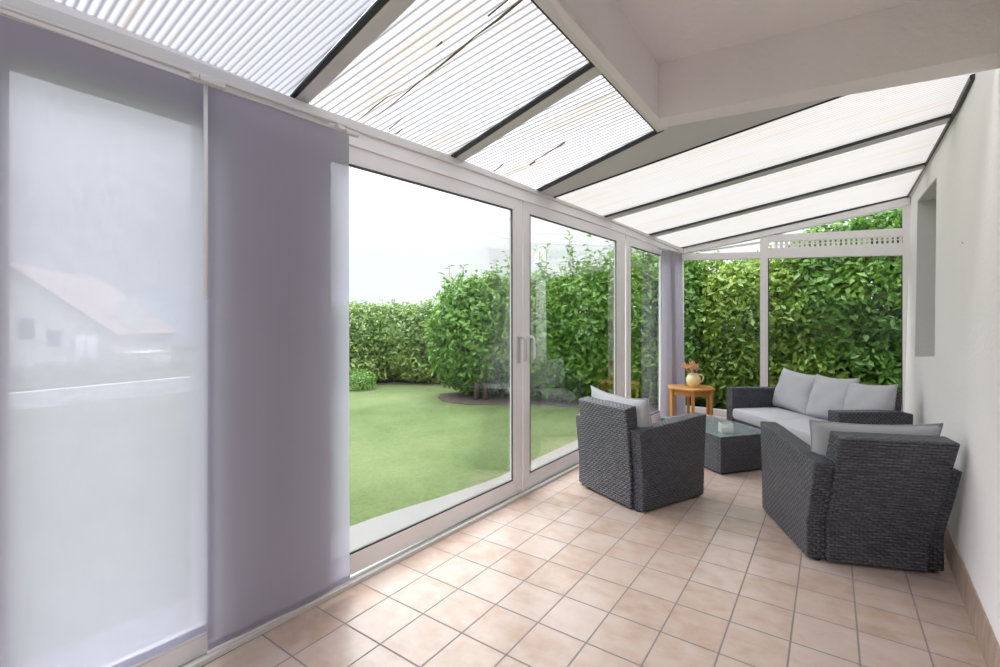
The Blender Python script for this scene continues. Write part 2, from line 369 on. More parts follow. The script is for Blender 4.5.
# unseen near end behind the camera; its window is added for extra daylight
bm = B(); box(bm, (-2.42, -1.75, -.16), (-2.2, -1.6, 3.3)); box(bm, (.36, -1.75, -.16), (.95, -1.6, 3.3)); box(bm, (-2.2, -1.75, 2.45), (.36, -1.6, 3.3)); tag(obj('wall_back', bm, M['plaster']), kind='structure')
wb_ = empty('window_fill_6', (-.92, -1.66, 0)); tag(wb_, kind='structure')
for nm, lo, hi, mt in (('stile', (-1.28, -.03, 0), (-1.18, .03, 2.45), 'pvc'), ('stile', (1.18, -.03, 0), (1.28, .03, 2.45), 'pvc'), ('post', (-.05, -.03, 0), (.05, .03, 2.45), 'pvc'), ('bottom_rail', (-1.18, -.03, 0), (1.18, .03, .1), 'pvc'), ('top_rail', (-1.18, -.03, 2.35), (1.18, .03, 2.45), 'pvc'), ('pane', (-1.18, -.004, .1), (1.18, .004, 2.35), 'glass')):
    bm = B(); box(bm, lo, hi); obj(nm, bm, M[mt], wb_)
# skirting
bm = B(); hexa(bm, [Vector((wall_x(y, z)+d, y, z)) for d in (-.012, .02) for y, z in ((-1.6, -.01), (7.2, -.01), (7.2, .158), (-1.6, .158))])
tag(obj('baseboard_right', bm, M['skirt'], bevel=.003), kind='structure')

# concrete slab overhead with two downstand beams
ZB = 2.655; ZC = 2.985
o1, o2, oc = on_z(549.6, 6.4, ZB), on_z(589.8, 53, ZB), on_z(657.3, 128.6, ZB)
i1, ic = on_z(556, 0, ZB), on_z(658.8, 118.5, ZB)
def extend(a, b, y): k = (y-a.y)/(b.y-a.y); return a+(b-a)*k
oend = extend(oc, o1, -1.6); iend = extend(ic, i1, -1.6)
ob, ib = on_z(960, 75.5, ZB), on_z(984, 55.5, ZB)
def extx(a, b, x): k = (x-a.x)/(b.x-a.x); return a+(b-a)*k
ob2, ib2 = extx(oc, ob, .80), extx(ic, ib, .80)
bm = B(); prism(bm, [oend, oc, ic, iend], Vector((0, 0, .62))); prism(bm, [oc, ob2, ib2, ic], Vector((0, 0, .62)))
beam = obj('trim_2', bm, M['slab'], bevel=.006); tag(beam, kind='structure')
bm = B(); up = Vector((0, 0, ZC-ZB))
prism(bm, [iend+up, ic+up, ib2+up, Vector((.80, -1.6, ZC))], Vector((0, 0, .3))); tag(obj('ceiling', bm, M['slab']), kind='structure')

# ------------------------------------------------------------------ left glazed wall
def lpx(bm, px, front=0., back=-.06):
    """profile measured on the plane of the glazed wall, solid from front to back"""
    pts = [on_left(u, v, front) for u, v in px]
    prism(bm, pts, Vector((back-front, 0, 0)))
def lbox(bm, y0, y1, z0, z1, front=0., back=-.06):
    prism(bm, [Vector((left_x(y)+front, y, z)) for y, z in ((y0, z0), (y1, z0), (y1, z1), (y0, z1))], Vector((back-front, 0, 0)))
# eaves profile (gutter beam)
top = [(30.5, 0), (160, 46.5), (310, 104), (454.4, 156.5), (554.7, 197), (606, 217), (650.6, 235), (684.5, 249)]
bot = [(0, 3), (160, 59), (320, 115.5), (359, 131.7), (470, 169.4), (620, 224.5), (684.5, 252.5)]
T = [on_left(u, v, .03) for u, v in top]; Bt = [on_left(u, v, .03) for u, v in bot]
T0 = T[0]+(T[0]-T[2])*.0; T = [Vector((left_x(-1.6)+.03, -1.6, T[0].z-.03))]+T
Bt = [Vector((left_x(-1.6)+.03, -1.6, Bt[0].z-.03))]+Bt
bm = B(); prism(bm, Bt+T[::-1], Vector((-.16, 0, 0)))
eaves = obj('trim_3', bm, M['rail'], bevel=.004); tag(eaves, kind='structure')
# lintel between eaves profile and sashes
bm = B(); lpx(bm, [(330, 118), (359, 131.7), (470, 169.4), (620, 224.5), (684, 252), (684, 256.6), (664, 249), (626.5, 234.6), (580, 218.2), (522.6, 200.2), (460, 180.1), (352.5, 145.4), (330, 138.2)], .012, -.12)
lint = obj('trim_4', bm, M['pvc'], bevel=.003); tag(lint, kind='structure')
# bottom track and inner trim
bm = B(); lbox(bm, -1.6, 7.4, -.02, .018, .015, -.14); tag(obj('trim_5', bm, M['sill'], bevel=.003), kind='structure')
bm = B(); lbox(bm, -1.6, 7.4, -.02, .022, .045, .017); tag(obj('trim_6', bm, M['sillw'], bevel=.004), kind='structure')
# solid pier behind the second panel curtain, and the wall before the first window
bm = B(); lbox(bm, .80, on_left(320, 400).y, -.1, 2.50, -.004, -.16)
tag(obj('wall_left', bm, M['pvc']), kind='structure')

def sash(name, outer, inner, parent_kind, front=0., depth=.034, pane=True, stiles_label=None):
    """frame members (left, right, top, bottom) and pane; outer / inner: corners bl, br, tr, tl in photo measure"""
    e = empty(name, on_left(*outer[0])); tag(e, kind='structure')
    org = e.location.copy()
    ob_, ib_ = outer, inner
    for nm, q in (('bottom_rail', (ob_[0], ob_[1], ib_[1], ib_[0])), ('stile', (ob_[1], ob_[2], ib_[2], ib_[1])), ('top_rail', (ob_[2], ob_[3], ib_[3], ib_[2])), ('stile', (ob_[3], ob_[0], ib_[0], ib_[3]))):
        bm = B(); pts = [on_left(u, v, front)-org for u, v in q]; prism(bm, pts, Vector((-depth, 0, 0)))
        obj(nm, bm, M['pvc'], e, bevel=.004)
    # dark gasket line round the glass
    bm = B()
    I = [on_left(u, v, front-.003)-org for u, v in inner]; c = sum(I, Vector())/4
    for k in range(4):
        a, b_ = I[k], I[(k+1) % 4]; da = (c-a).normalized()*.015; db = (c-b_).normalized()*.015
        prism(bm, [a, b_, b_+db, a+da], Vector((-.012, 0, 0)))
    obj('gasket', bm, M['gasket'], e)
    bm = B(); prism(bm, [on_left(u, v, front-.010)-org for u, v in inner], Vector((-.008, 0, 0))); obj('pane', bm, M['glass'], e)
    return e, org
def lineat(p, q, u): k = (u-p[0])/(q[0]-p[0]); return (u, p[1]+(q[1]-p[1])*k)
VPX = (845, 325.3)
h = lambda u: np.interp(u, [330, 352.5, 460, 522.6, 580, 626.5, 664, 684], [138.2, 145.4, 180.1, 200.2, 218.2, 234.6, 249, 256.6])
sb = lambda u: (lineat((370.5, 565.9), (500.5, 502.5), u) if u < 500 else lineat((500.5, 502.5), (575.5, 465.5), u) if u < 575 else lineat((575.5, 465.5), VPX, u))[1]
gt1 = lambda u: lineat((350.4, 163.8), (512, 208.8), u)[1]; gb1 = lambda u: lineat((348.6, 556), (512.6, 481.2), u)[1]
door1, org1 = sash('door_1', [(318, sb(318)), (522.6, sb(522.6)), (522.6, h(522.6)), (318, h(331)-4)], [(329, gb1(329)), (513.2, gb1(513.2)), (512.8, gt1(512.8)), (329, gt1(329))], 'd')
gt2 = lambda u: lineat((531.4, 214.6), (620, 242), u)[1]; gb2 = lambda u: (lineat((529.4, 473.8), (574.7, 451.4), u) if u < 575 else lineat((574.7, 451.4), VPX, u))[1]
door2, org2 = sash('door_2', [(523.3, sb(523.3)), (625.2, sb(625.2)), (625.2, h(625.2)), (523.3, h(523.3))], [(530, gb2(530)), (616.6, gb2(616.6)), (616.6, gt2(616.6)), (530, gt2(530))], 'd')
win2, _ = sash('window_2', [(626.4, sb(626.4)), (666, sb(666)), (666, h(666)), (626.4, h(626.4))], [(631, gb2(631)), (661, gb2(661)), (661, gt2(661)+.5), (631, gt2(631)+.5)], 'w')
win3, _ = sash('window_3', [(666.5, sb(666.5)), (682.5, sb(682.5)), (682.5, h(682.5)), (666.5, h(666.5))], [(670, gb2(670)), (680, gb2(680)), (680, 260), (670, 256)], 'w')
# window behind the first panel curtain
def sash_box(name, y0, y1, z0, z1, fw_=.085, zb=.12):
    e = empty(name, (left_x(y0), y0, 0)); tag(e, kind='structure'); org = e.location
    def bx(nm, a, b_, c, d_, mat, f, k):
        bm = B(); prism(bm, [Vector((left_x(y)+f, y, z))-org for y, z in ((a, c), (b_, c), (b_, d_), (a, d_))], Vector((k-f, 0, 0))); return obj(nm, bm, mat, e, bevel=.003 if mat != M['glass'] else 0)
    bx('bottom_rail', y0, y1, .0, z0, M['pvc'], 0, -.06); bx('top_rail', y0, y1, z1, 2.50, M['pvc'], 0, -.06)
    bx('stile', y0, y0+fw_, z0, z1, M['pvc'], 0, -.06); bx('stile', y1-.04, y1, z0, z1, M['pvc'], 0, -.06)
    bx('pane', y0+fw_, y1-.04, z0, z1, M['glass'], -.024, -.032)
    return e
w1a, w1b = on_left(9.5, 68), on_left(200, 120)
sash_box('window_1', w1a.y-.085, w1b.y+.075, .125, (w1a.z+w1b.z)/2)
sash_box('window_fill_7', -1.6, w1a.y-.09, .125, (w1a.z+w1b.z)/2)  # unseen window left of the view, added to let more daylight in
# door handles
def door_handle(org, u, v0, v1, mat, parent, side):
    a, b_ = on_left(u, v0)-org, on_left(u, v1)-org
    bm = B(); c = (a+b_)/2
    box(bm, (c.x-.004, c.y-.018, b_.z-.02), (c.x+.012, c.y+.018, a.z-.02)); plate = obj('handle', bm, mat, parent, bevel=.006)
    bm = B(); pth = [(c.x+.01, c.y, a.z-.03), (c.x+.05, c.y, a.z-.03), (c.x+.062, c.y+side*.012, a.z-.045), (c.x+.062, c.y+side*.02, b_.z+.03), (c.x+.055, c.y+side*.02, b_.z)]
    tube(bm, pth, [.010, .010, .0105, .010, .009], 10); obj('lever', bm, mat, plate, smooth=True)
door_handle(org1, 518.3, 334, 361, M['handle'], door1, 1)
door_handle(org2, 527.3, 333, 359, M['handlew'], door2, 1)

# ------------------------------------------------------------------ end wall (its frames meet the roof)
def epoly(bm, px, front=-.02, back=.05):
    pts = [on_end(u, v, front) for u, v in px]; prism(bm, pts, EN*(back-front))
def efloor(u, z=.0): # point above the end wall's foot at height z
    p = on_end(u, 400); return Vector((p.x, p.y, z))
def evert(bm, u0, u1, v0, z=0., front=-.02, back=.05, v1=None):
    """upright between sight lines u0,u1 from top v0 down to height z"""
    a, b_ = on_end(u0, v0, front), on_end(u1, v0 if v1 is None else v1, front)
    prism(bm, [Vector((a.x, a.y, z)), Vector((b_.x, b_.y, z)), b_, a], EN*(back-front))
ef = empty('window_4', efloor(724)); tag(ef, kind='structure'); eorg = ef.location.copy()
def epart(nm, build, mat, parent=ef, bevel=.003, lab=None):
    bm = B(); build(bm); bmesh.ops.translate(bm, vec=-parent_org[parent.name], verts=bm.verts); o = obj(nm, bm, mat, parent, bevel=bevel)
    if lab: o['label'] = lab
    return o
eg = empty('window_5', efloor(835)); tag(eg, kind='structure')
parent_org = {ef.name: eorg, eg.name: eg.location.copy()}
tl = lambda u: lineat((682, 253.8), (904.4, 248), u)[1]          # transom top
tb = lambda u: lineat((682, 260.3), (904.4, 255), u)[1]
epart('transom', lambda bm: epoly(bm, [(676, tb(676)), (762, tb(762)), (762, tl(762)), (676, tl(676))], -.025), M['pvc'])
epart('post', lambda bm: evert(bm, 760, 767.8, 235.5, 0, -.03, .06), M['pvc'])
epart('jamb', lambda bm: evert(bm, 675.5, 682.5, 250, 0, -.02, .05), M['pvc'])
epart('bottom_rail', lambda bm: prism(bm, [efloor(683, 0), efloor(761, 0), efloor(761, .09), efloor(683, .09)], EN*.05), M['pvc'])
epart('pane', lambda bm: prism(bm, [efloor(682, .08), efloor(761, .08), on_end(761, tb(761)-1), on_end(682, tb(682)-1)], EN*.008), M['glass'], bevel=0)
epart('transom', lambda bm: epoly(bm, [(767, tb(767)), (905, tb(905)), (905, 242.6), (767, 248.3)], -.025), M['pvc'], eg)
epart('transom', lambda bm: epoly(bm, [(767, 241.8), (905, 236), (905, 228), (767, 235)], -.025), M['pvc'], eg)
epart('jamb', lambda bm: evert(bm, 902.6, 911, 198, 0, -.025, .06, 196), M['pvc'], eg)
epart('bottom_rail', lambda bm: prism(bm, [efloor(768, 0), efloor(904, 0), efloor(904, .09), efloor(768, .09)], EN*.05), M['pvc'], eg)
epart('pane', lambda bm: prism(bm, [efloor(767, .08), efloor(904, .08), on_end(904, tb(904)-1), on_end(767, tb(767)-1)], EN*.008), M['glass'], eg, 0)
epart('gasket', lambda bm: (evert(bm, 767.8, 768.9, tb(768), .09, -.015, .0), evert(bm, 901.7, 902.7, tb(902), .09, -.015, .0)), M['gasket'], eg, 0)
epart('pane', lambda bm: epoly(bm, [(767, 235), (903.5, 228.5), (903.5, 203), (767, 235-.5)], .0, .008), M['glass'], eg, 0)
epart('pane', lambda bm: epoly(bm, [(690, tl(690)), (761, tl(761)), (761, 237.5), (690, 251)], .0, .008), M['glass'], ef, 0)
epart('glazing_bar', lambda bm: epoly(bm, [(700, 252.2), (761, 243.2), (761, 241.2), (700, 250.8)], -.01, .02), M['pvc'], ef)
# vent strip: a row of little louvre slots
def ventstrip(bm):
    n = 24
    for k in range(n+1):
        f = k/n; u = 776+f*(900.5-776); vt = 241.8-f*5.6; vb = 248.2-f*5.4
        w = (900.5-776)/n*.27
        epoly(bm, [(u-w, vb+.2), (u+w, vb+.2), (u+w, vt-.2), (u-w, vt-.2)], -.012, .02)
    epoly(bm, [(767, 245.6), (904, 239.6), (904, 238.9), (767, 244.9)], -.005, .015)
vent = epart('vent_strip', ventstrip, M['pvc'], eg, 0)
epart('end_beam', lambda bm: epoly(bm, [(672, 250.6), (684, 253.2), (740, 241.6), (873, 212.4), (910, 204), (910, 196.5), (740, 236.5), (684, 247.5), (672, 249)], -.05, .06), M['pvc'], ef)

# ------------------------------------------------------------------ roof
roof = empty('roof', (0, 0, 0)); tag(roof, kind='structure')
XT_L = -.99
def rl(p, q):
    a, b_ = on_roof(*p), on_roof(*q)
    return a, b_
def rat(line, x): a, b_ = line; return a+(b_-a)*((x-a.x)/(b_.x-a.x))
def rbar(nm, l0, l1, x0, x1, mat, lo=-.0, hi=.05):
    bm = B(); q = [rat(l0, x0), rat(l0, x1), rat(l1, x1), rat(l1, x0)]; q = [Vector((p.x, p.y, roof_z(p.x, p.y, lo))) for p in q]
    prism(bm, q, Vector((0, 0, hi-lo))); return obj(nm, bm, mat, roof, bevel=.003)
XL = -2.24; XR = .70
r1s0, r1s1, r1b = rl((290.6, 96), (379, 0)), rl((296, 97), (389, 0)), rl((309.5, 102), (415.5, 0))
r2s0, r2s1, r2b = rl((454, 154), (588.5, 64.5)), rl((458.5, 155.5), (591, 68)), rl((464, 160.5), (599, 74.6))
r3s0, r3s1 = rl((540, 188.7), (655.5, 131)), rl((544, 190), (657, 134))
r4s0, r4s1, r4b = rl((606, 216.2), (955.4, 113.4)), rl((607.5, 216.8), (956, 115.2)), rl((613, 218.8), (958, 119.5))
r5s0, r5s1, r5b = rl((650.3, 234.4), (927, 163)), rl((652, 235), (927.5, 164.2)), rl((656, 236.5), (929, 166.8))
e0s0, e0s1 = rl((682, 248), (907, 196.6)), rl((684, 248.8), (907.4, 198.6))
rbar('seal', r1s0, r1s1, XL, XT_L, M['seal'], -.004, .012); rbar('rafter', r1s1, r1b, XL, XT_L, M['alu'], -.006)
rbar('seal', r2s0, r2s1, XL, XT_L, M['seal'], -.004, .012); rbar('rafter', r2s1, r2b, XL, XT_L, M['alu'], -.006)
rbar('seal', r3s0, r3s1, XL, XT_L, M['seal'], -.004, .012)
rbar('seal', r4s0, r4s1, XL, XR, M['seal'], -.004, .012); rbar('rafter', r4s1, r4b, XL, XR, M['alu'], -.006)
rbar('seal', r5s0, r5s1, XL, XR, M['seal'], -.004, .012); rbar('rafter', r5s1, r5b, XL, XR, M['alu'], -.006)
rbar('seal', e0s0, e0s1, XL, XR, M['seal'], -.004, .012)
# grey infill board at the corner of the slab
wl = rl((556, 195.6), (815, 104)); wl2 = rl((557.5, 196.3), (815, 105.2))
wdg = [rat(r3s1, XL), on_roof(657.5, 133.6), on_roof(657, 122), on_roof(838, 86), rat(wl, .3), rat(wl, XL)]
bm = B(); prism(bm, [Vector((p.x, p.y, roof_z(p.x, p.y, -.003))) for p in wdg], Vector((0, 0, .05))); obj('infill_board', bm, M['alu'], roof)
rbar('seal', wl, wl2, XL, XR, M['seal'], -.010, .02)
# dark joint along the slab beam and along the house wall
a_, b_ = on_roof(540, 9), on_roof(655.5, 131)
def dline(p, q, w, mat, lo=-.006, hi=.012, nm='seal', ext=0.):
    d = (q-p).normalized(); n = Vector((d.y, -d.x, 0))*w; p = p-d*ext
    bm = B(); prism(bm, [Vector((s.x, s.y, roof_z(s.x, s.y, lo))) for s in (p, q, q+n, p+n)], Vector((0, 0, hi-lo))); return obj(nm, bm, mat, roof)
dline(a_, b_, .012, M['seal'], ext=3.2)
dline(a_+Vector((.012, 0, 0)), b_+Vector((.012, .004, 0)), .075, M['rail'], -.011, .02, 'edge_trim', 3.2)
a2 = on_roof(538, 9.5); 
w0, w1_, w2_, w3_ = on_roof(978, 74.4), on_roof(956.5, 115), on_roof(928.5, 163.5), on_roof(907.4, 197.7)
dline(w0, w1_, -.035, M['seal'], -.02); dline(w1_, w2_, -.028, M['seal'], -.016); dline(w2_, w3_, -.014, M['seal'], -.016)
dline(w0, w3_, .045, M['rail'], -.022, .03, 'wall_flashing', ext=.3)
# algae streaks caught in the channels of the sheets
def streak(px, w):
    pts = [on_roof(u, v, .006) for u, v in px]; bm = B()
    tube(bm, [Vector((p.x, p.y, roof_z(p.x, p.y, .010))) for p in pts], w, 6); obj('dirt_streak', bm, M['algae'], roof)
streak([(420, 82), (441, 66), (463, 48), (474.5, 37.7), (498.6, 20), (522.7, 0), (534, -9)], [.002, .005, .006, .003, .006, .006, .004])
streak([(360, 119.7), (374, 108), (387, 98), (402, 92)], [.001, .004, .003, .001])
streak([(372, 121), (395, 103), (420, 82)], [.001, .003, .004]); streak([(389, 130), (404, 118)], [.004, .002]); streak([(396, 135), (402, 130)], .004)
streak([(488, 17), (508, 1)], [.004, .003]); streak([(436, 48), (442, 43)], [.002, .005])
streak([(530, 164), (545, 155), (565, 143)], [.001, .004, .006]); streak([(494, 172), (503, 165)], .004); streak([(530, 165.5), (535, 162)], .007)
# sheets
def sheet(nm, l0, l1, x0, x1, mat, y0=None):
    e = []
    for ln, x in ((l0, x0), (l0, x1), (l1, x1), (l1, x0)):
        if ln is None: e.append(Vector((x, y0, 0)))
        else: e.append(rat(ln, x))
    bm = B(); prism(bm, [Vector((p.x, p.y, roof_z(p.x, p.y, .012))) for p in e], Vector((0, 0, .016))); o = obj(nm, bm, mat, roof); return o
sheet('roof_sheet', None, r1s0, XL, XT_L, M['polynear'], -1.7)
sheet('roof_sheet', r1b, r2s0, XL, XT_L, M['poly'])
sheet('roof_sheet', r2b, r3s0, XL, XT_L, M['poly'])
sheet('roof_sheet', (rat(wl2, XL), Vector((XR, 3.17, 0))), r4s0, XL, XR, M['polyfine'])
sheet('roof_sheet', r4b, r5s0, XL, XR, M['polyfine'])
sheet('roof_sheet', r5b, e0s0, XL, XR, M['polyfine'])

# ------------------------------------------------------------------ curtains
def fabric_sheet(bm, P, nu, nv, thick=.0012):
    """P(s,t)->Vector; a thin cloth with two faces"""
    g = [[bm.verts.new(P(i/nu, j/nv)) for j in range(nv+1)] for i in range(nu+1)]
    for i in range(nu):
        for j in range(nv): bm.faces.new((g[i][j], g[i+1][j], g[i+1][j+1], g[i][j+1]))
track = empty('curtain_track', (-2.13, 3.0, 2.40))
tag(track, 'pale aluminium curtain track running along the top of the glazed side', 'curtain track')
def trk(nm, px, mat, front, depth, parent=track, bevel=.002, org=None):
    bm = B(); pts = [on_left(u, v, front)-(org or track.location) for u, v in px]
    prism(bm, pts, Vector((depth, 0, 0))); return obj(nm, bm, mat, parent, bevel=bevel)
trk('channel', [(-60, -15.5), (160, 60), (345, 124.2), (345, 127), (160, 63.2), (-60, -12)], M['rail'], .105, .016)
# end clips
def clip(px0, px1, nm='clip'):
    a, b_ = on_left(*px0, .14), on_left(*px1, .14); d = b_-a
    bm = B(); prism(bm, [a-track.location, b_-track.location, b_+Vector((0, 0, -.022))-track.location, a+Vector((0, 0, -.022))-track.location], Vector((-.03, 0, 0))); obj(nm, bm, M['clay'], track, bevel=.003)
clip((192.5, 70), (199.5, 72.5)); clip((200, 73.5), (226, 83.5)); clip((338, 123.5), (345, 126)); clip((346, 128), (360, 132.5))

def panel(name, y0, y1, xoff, ztop, zbot, label, seed, wand=False):
    e = empty(name, (left_x((y0+y1)/2)+xoff, (y0+y1)/2, zbot)); tag(e, label, 'curtain', 'panel curtains on the glazed side')
    org = e.location
    rr = random.Random(seed); ph = [rr.uniform(0, 6) for _ in range(4)]
    def P(s, t):
        y = y0+(y1-y0)*s; zt = ztop(y)
        z = zbot+.012+(zt-zbot-.012)*t
        w = .004*sin(7*s+ph[0]+1.5*t)+.003*sin(15*s+ph[1]-2*t)+.005*(1-t)*sin(4*s+ph[2])
        return Vector((left_x(y)+xoff+w, y, z))-org
    bm = B(); fabric_sheet(bm, P, 40, 60); obj('cloth', bm, M['sheer'], e, smooth=True)
    bm = B(); fabric_sheet(bm, lambda s, t: P(s, t*.014)+Vector((.0035, 0, 0)), 40, 3); obj('hem', bm, M['sheer'], e, smooth=True)
    bm = B(); p0, p1 = P(0, 0), P(1, 0); prism(bm, [p0+Vector((-.006, 0, -.012)), p1+Vector((-.006, 0, -.012)), p1+Vector((-.006, 0, .002)), p0+Vector((-.006, 0, .002))], Vector((.012, 0, 0))); obj('weight_bar', bm, M['rail'], e, bevel=.003)
    bm = B(); p0, p1 = P(0, 1), P(1, 1); prism(bm, [p0+Vector((-.008, 0, -.004)), p1+Vector((-.008, 0, -.004)), p1+Vector((-.008, 0, .014)), p0+Vector((-.008, 0, .014))], Vector((.018, 0, 0))); obj('head_rail', bm, M['rail'], e, bevel=.003)
    if wand:
        bm = B(); tube(bm, [Vector((.05, (y1-y0)/2-.032, ztop(y1)-zbot-.01)), Vector((.05, (y1-y0)/2-.032, 1.50-zbot))], .0075, 10); w_ = obj('draw_wand', bm, M['handlew'], e, smooth=True); w_['label'] = 'white draw wand'
    return e
def ztop_from(pts, off):
    Q = [on_left(u, v, off) for u, v in pts]; Q.sort(key=lambda q: q.y)
    ys = [q.y for q in Q]; zs = [q.z for q in Q]
    return lambda y: float(np.interp(y, ys, zs)) if ys[0] <= y <= ys[-1] else (zs[0] if y < ys[0] else zs[-1])
pL = on_left(206.5, 300, .05).y
panel('panel_curtain', .10, pL+.012, .05, ztop_from([(0, 14), (160, 69), (203, 83.5)], .05), .125, 'wide pale sheer panel curtain glowing with daylight, nearest the camera', 3, True)
panel('panel_curtain', on_left(208.5, 300, .085).y, on_left(349.6, 300, .085).y, .085, ztop_from([(209.7, 85.5), (320, 123), (350, 134)], .085), .055, 'darker grey violet panel curtain hanging in front of the solid pier beside the sliding door', 5)

# gathered drape in the far corner
dr = empty('curtain', (-2.08, 6.7, .02)); tag(dr, 'grey lilac pleated drape gathered in the far glazed corner behind the wooden table', 'curtain')
y0d, y1d = 6.12, 7.22
def Pd(s, t):
    y = y0d+(y1d-y0d)*s; z = .03+t*(2.42-.03)
    amp = .062*(1-.35*t)
    x = -2.085+amp*sin(2*pi*5*s+.8*sin(5*s))+.02*sin(3*s+2*t)
    return Vector((x, y+.02*cos(2*pi*5*s), z+.09*s*t))-dr.location
bm = B(); fabric_sheet(bm, Pd, 140, 24); obj('cloth', bm, M['drape'], dr, smooth=True)
bm = B(); box(bm, (-.03, -.62, 2.41), (.02, .56, 2.43)); 
for v in bm.verts: v.co.z += (v.co.y+.62)/1.18*.09
obj('head_rail', bm, M['rail'], dr, bevel=.003)

# ------------------------------------------------------------------ furniture
def prof_x(bm, prof, x0, x1):
    """profile in (y,z) pushed from x0 to x1"""
    prism(bm, [Vector((x0, y, z)) for y, z in prof], Vector((x1-x0, 0, 0)))
def rounded_box(bm, lo, hi): box(bm, lo, hi)
def pillow_bm(w, h, t, n=22, seed=0, sag=.0):
    rr = random.Random(seed); a = [rr.uniform(-1, 1) for _ in range(8)]
    bm = B()
    def shape(i, j, s):
        x, z = -1+2*i/n, -1+2*j/n
        e = (max(0, 1-abs(x)**2.6)*max(0, 1-abs(z)**2.6))**.46
        # pinched corners, edges bow inward
        px = x*w/2*(1-.055*(1-x*x)*0-.06*(1-z*z)*abs(x)**3); pz = z*h/2*(1-.07*(1-x*x)*abs(z)**3)
        d = t/2*e*(1-.18*max(0, z)) + (.010*sin(5*x+a[0]*3)*sin(4*z+a[1]*3)+.006*sin(9*x*z+a[2]*4))*e
        if z > .75: pz -= sag*(1-x*x)*h*.5
        return Vector((px, s*d, pz+h/2))
    g = {}
    for s in (1, -1):
        for i in range(n+1):
            for j in range(n+1):
                edge = i in (0, n) or j in (0, n)
                if s == -1 and edge: g[s, i, j] = g[1, i, j]
                else: g[s, i, j] = bm.verts.new(shape(i, j, s))
        for i in range(n):
            for j in range(n):
                q = [g[s, i, j], g[s, i+1, j], g[s, i+1, j+1], g[s, i, j+1]]
                bm.faces.new(q if s == 1 else q[::-1])
    return bm, shape, n
def pillow(name, w, h, t, mtx, mat, label, cat, group, seed, sag=0.):
    bm, shape, n = pillow_bm(w, h, t, seed=seed, sag=sag)
    o = obj(name, bm, mat, smooth=True); o.matrix_world = mtx
    # piped seam round the edge
    pth = [shape(i, 0, 1) for i in range(n+1)]+[shape(n, j, 1) for j in range(1, n+1)]+[shape(i, n, 1) for i in range(n-1, -1, -1)]+[shape(0, j, 1) for j in range(n-1, -1, -1)]
    bm = B(); tube(bm, pth, .0045, 6, False); obj('piping', bm, mat, o, smooth=True)
    return tag(o, label, cat, group)
def seat_cushion(name, lo, hi, parent, mat=None):
    bm = B(); box(bm, lo, hi)
    bmesh.ops.subdivide_edges(bm, edges=bm.edges[:], cuts=8, use_grid_fill=True)
    cx, cy, cz = [(lo[i]+hi[i])/2 for i in range(3)]; hx, hy, hz = [(hi[i]-lo[i])/2 for i in range(3)]
    for v in bm.verts:
        x, y, z = (v.co.x-cx)/hx, (v.co.y-cy)/hy, (v.co.z-cz)/hz
        b_ = (1-abs(x)**4)*(1-abs(y)**4)
        if z > .9: v.co.z += .014*b_
        if abs(y) > .99: v.co.y += .010*(1-z*z)*(1 if y > 0 else -1)
        if abs(x) > .99: v.co.x += .008*(1-z*z)*(1 if x > 0 else -1)
    return obj(name, bm, mat or M['cushion'], parent, bevel=.022, seg=4)
def foot(parent, x, y):
    bm = B(); lathe(bm, [(0, 0), (.020, 0), (.022, .003), (.020, .014), (0, .014)], 14); o = obj('foot', bm, M['seal'], parent, smooth=True, loc=(x, y, 0)); return o

def armchair(name, loc, rz, label, W=.78, D=.74, lean=.02, up=.0, fan=.0, skew=.0):
    e = empty(name, loc, rz); tag(e, label, 'armchair', 'rattan armchairs')
    hw, hd = W/2, D/2; AT = .115
    arm = [(-hd+.015, .012), (-hd+.018, .22), (-hd+.012-lean*.6, .42), (-hd-lean, .610), (-hd+.1, .622), (hd-.1, .660), (hd+.018, .665), (hd+.004, .35), (hd-.01, .012)]
    for s in (-1, 1):
        bm = B(); prof_x(bm, arm, s*hw, s*(hw-AT))
        for v in bm.verts:
            v.co.x += s*.006*max(0, v.co.z-.25)/.4
            if s > 0: v.co.x += fan*(.15 if v.co.x > hw-.05 else .8)*max(0, v.co.z-.1)/.55
            if v.co.y < -hd+.05: v.co.y += .026
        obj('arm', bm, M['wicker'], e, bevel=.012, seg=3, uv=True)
    bw = hw-AT-.004
    bm = B(); prof_x(bm, [(-hd+.012, .012), (-hd+.016, .22), (-hd+.010-lean*.65, .45), (-hd-.012-lean*1.15, .748+up), (-hd+.103-lean*1.15, .763+up), (-hd+.15, .30), (-hd+.15, .012)], -bw-.022, bw+.022)
    for v in bm.verts:
        if v.co.x > 0: v.co.x += fan*max(0, v.co.z-.1)/.55
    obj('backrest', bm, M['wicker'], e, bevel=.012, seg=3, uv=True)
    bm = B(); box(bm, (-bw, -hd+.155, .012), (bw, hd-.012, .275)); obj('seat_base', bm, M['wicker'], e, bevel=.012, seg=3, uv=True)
    seat_cushion('seat_cushion', (-bw+.004, -hd+.15, .277), (bw-.004, hd+.01, .40), e)
    for sx in (-1, 1):
        for sy in (-1, 1): foot(e, sx*(hw-.06)+skew*sy*(hd-.06), sy*(hd-.06))
    for ch in e.children:
        if skew and ch.name.split('.')[0] != 'foot':
            for v in ch.data.vertices: v.co.x += skew*v.co.y
    return e
def rotm(loc, rz): return Matrix.Translation(loc) @ Matrix.Rotation(rz, 4, 'Z')
A_LOC, A_RZ = Vector((-1.452, 3.682, 0)), math.atan2(-.407, .913)
B_LOC, B_RZ = Vector((-.021, 3.594, 0)), math.atan2(.355, .935)
armchair('armchair', A_LOC, A_RZ, 'dark grey rattan armchair close to the glass doors, turned to the sofa', .78, .74, .022, .018)
armchair('armchair', B_LOC, B_RZ, 'dark grey rattan armchair against the white house wall with its back to the camera', .695, .79, .095, .022, .055, -.10)
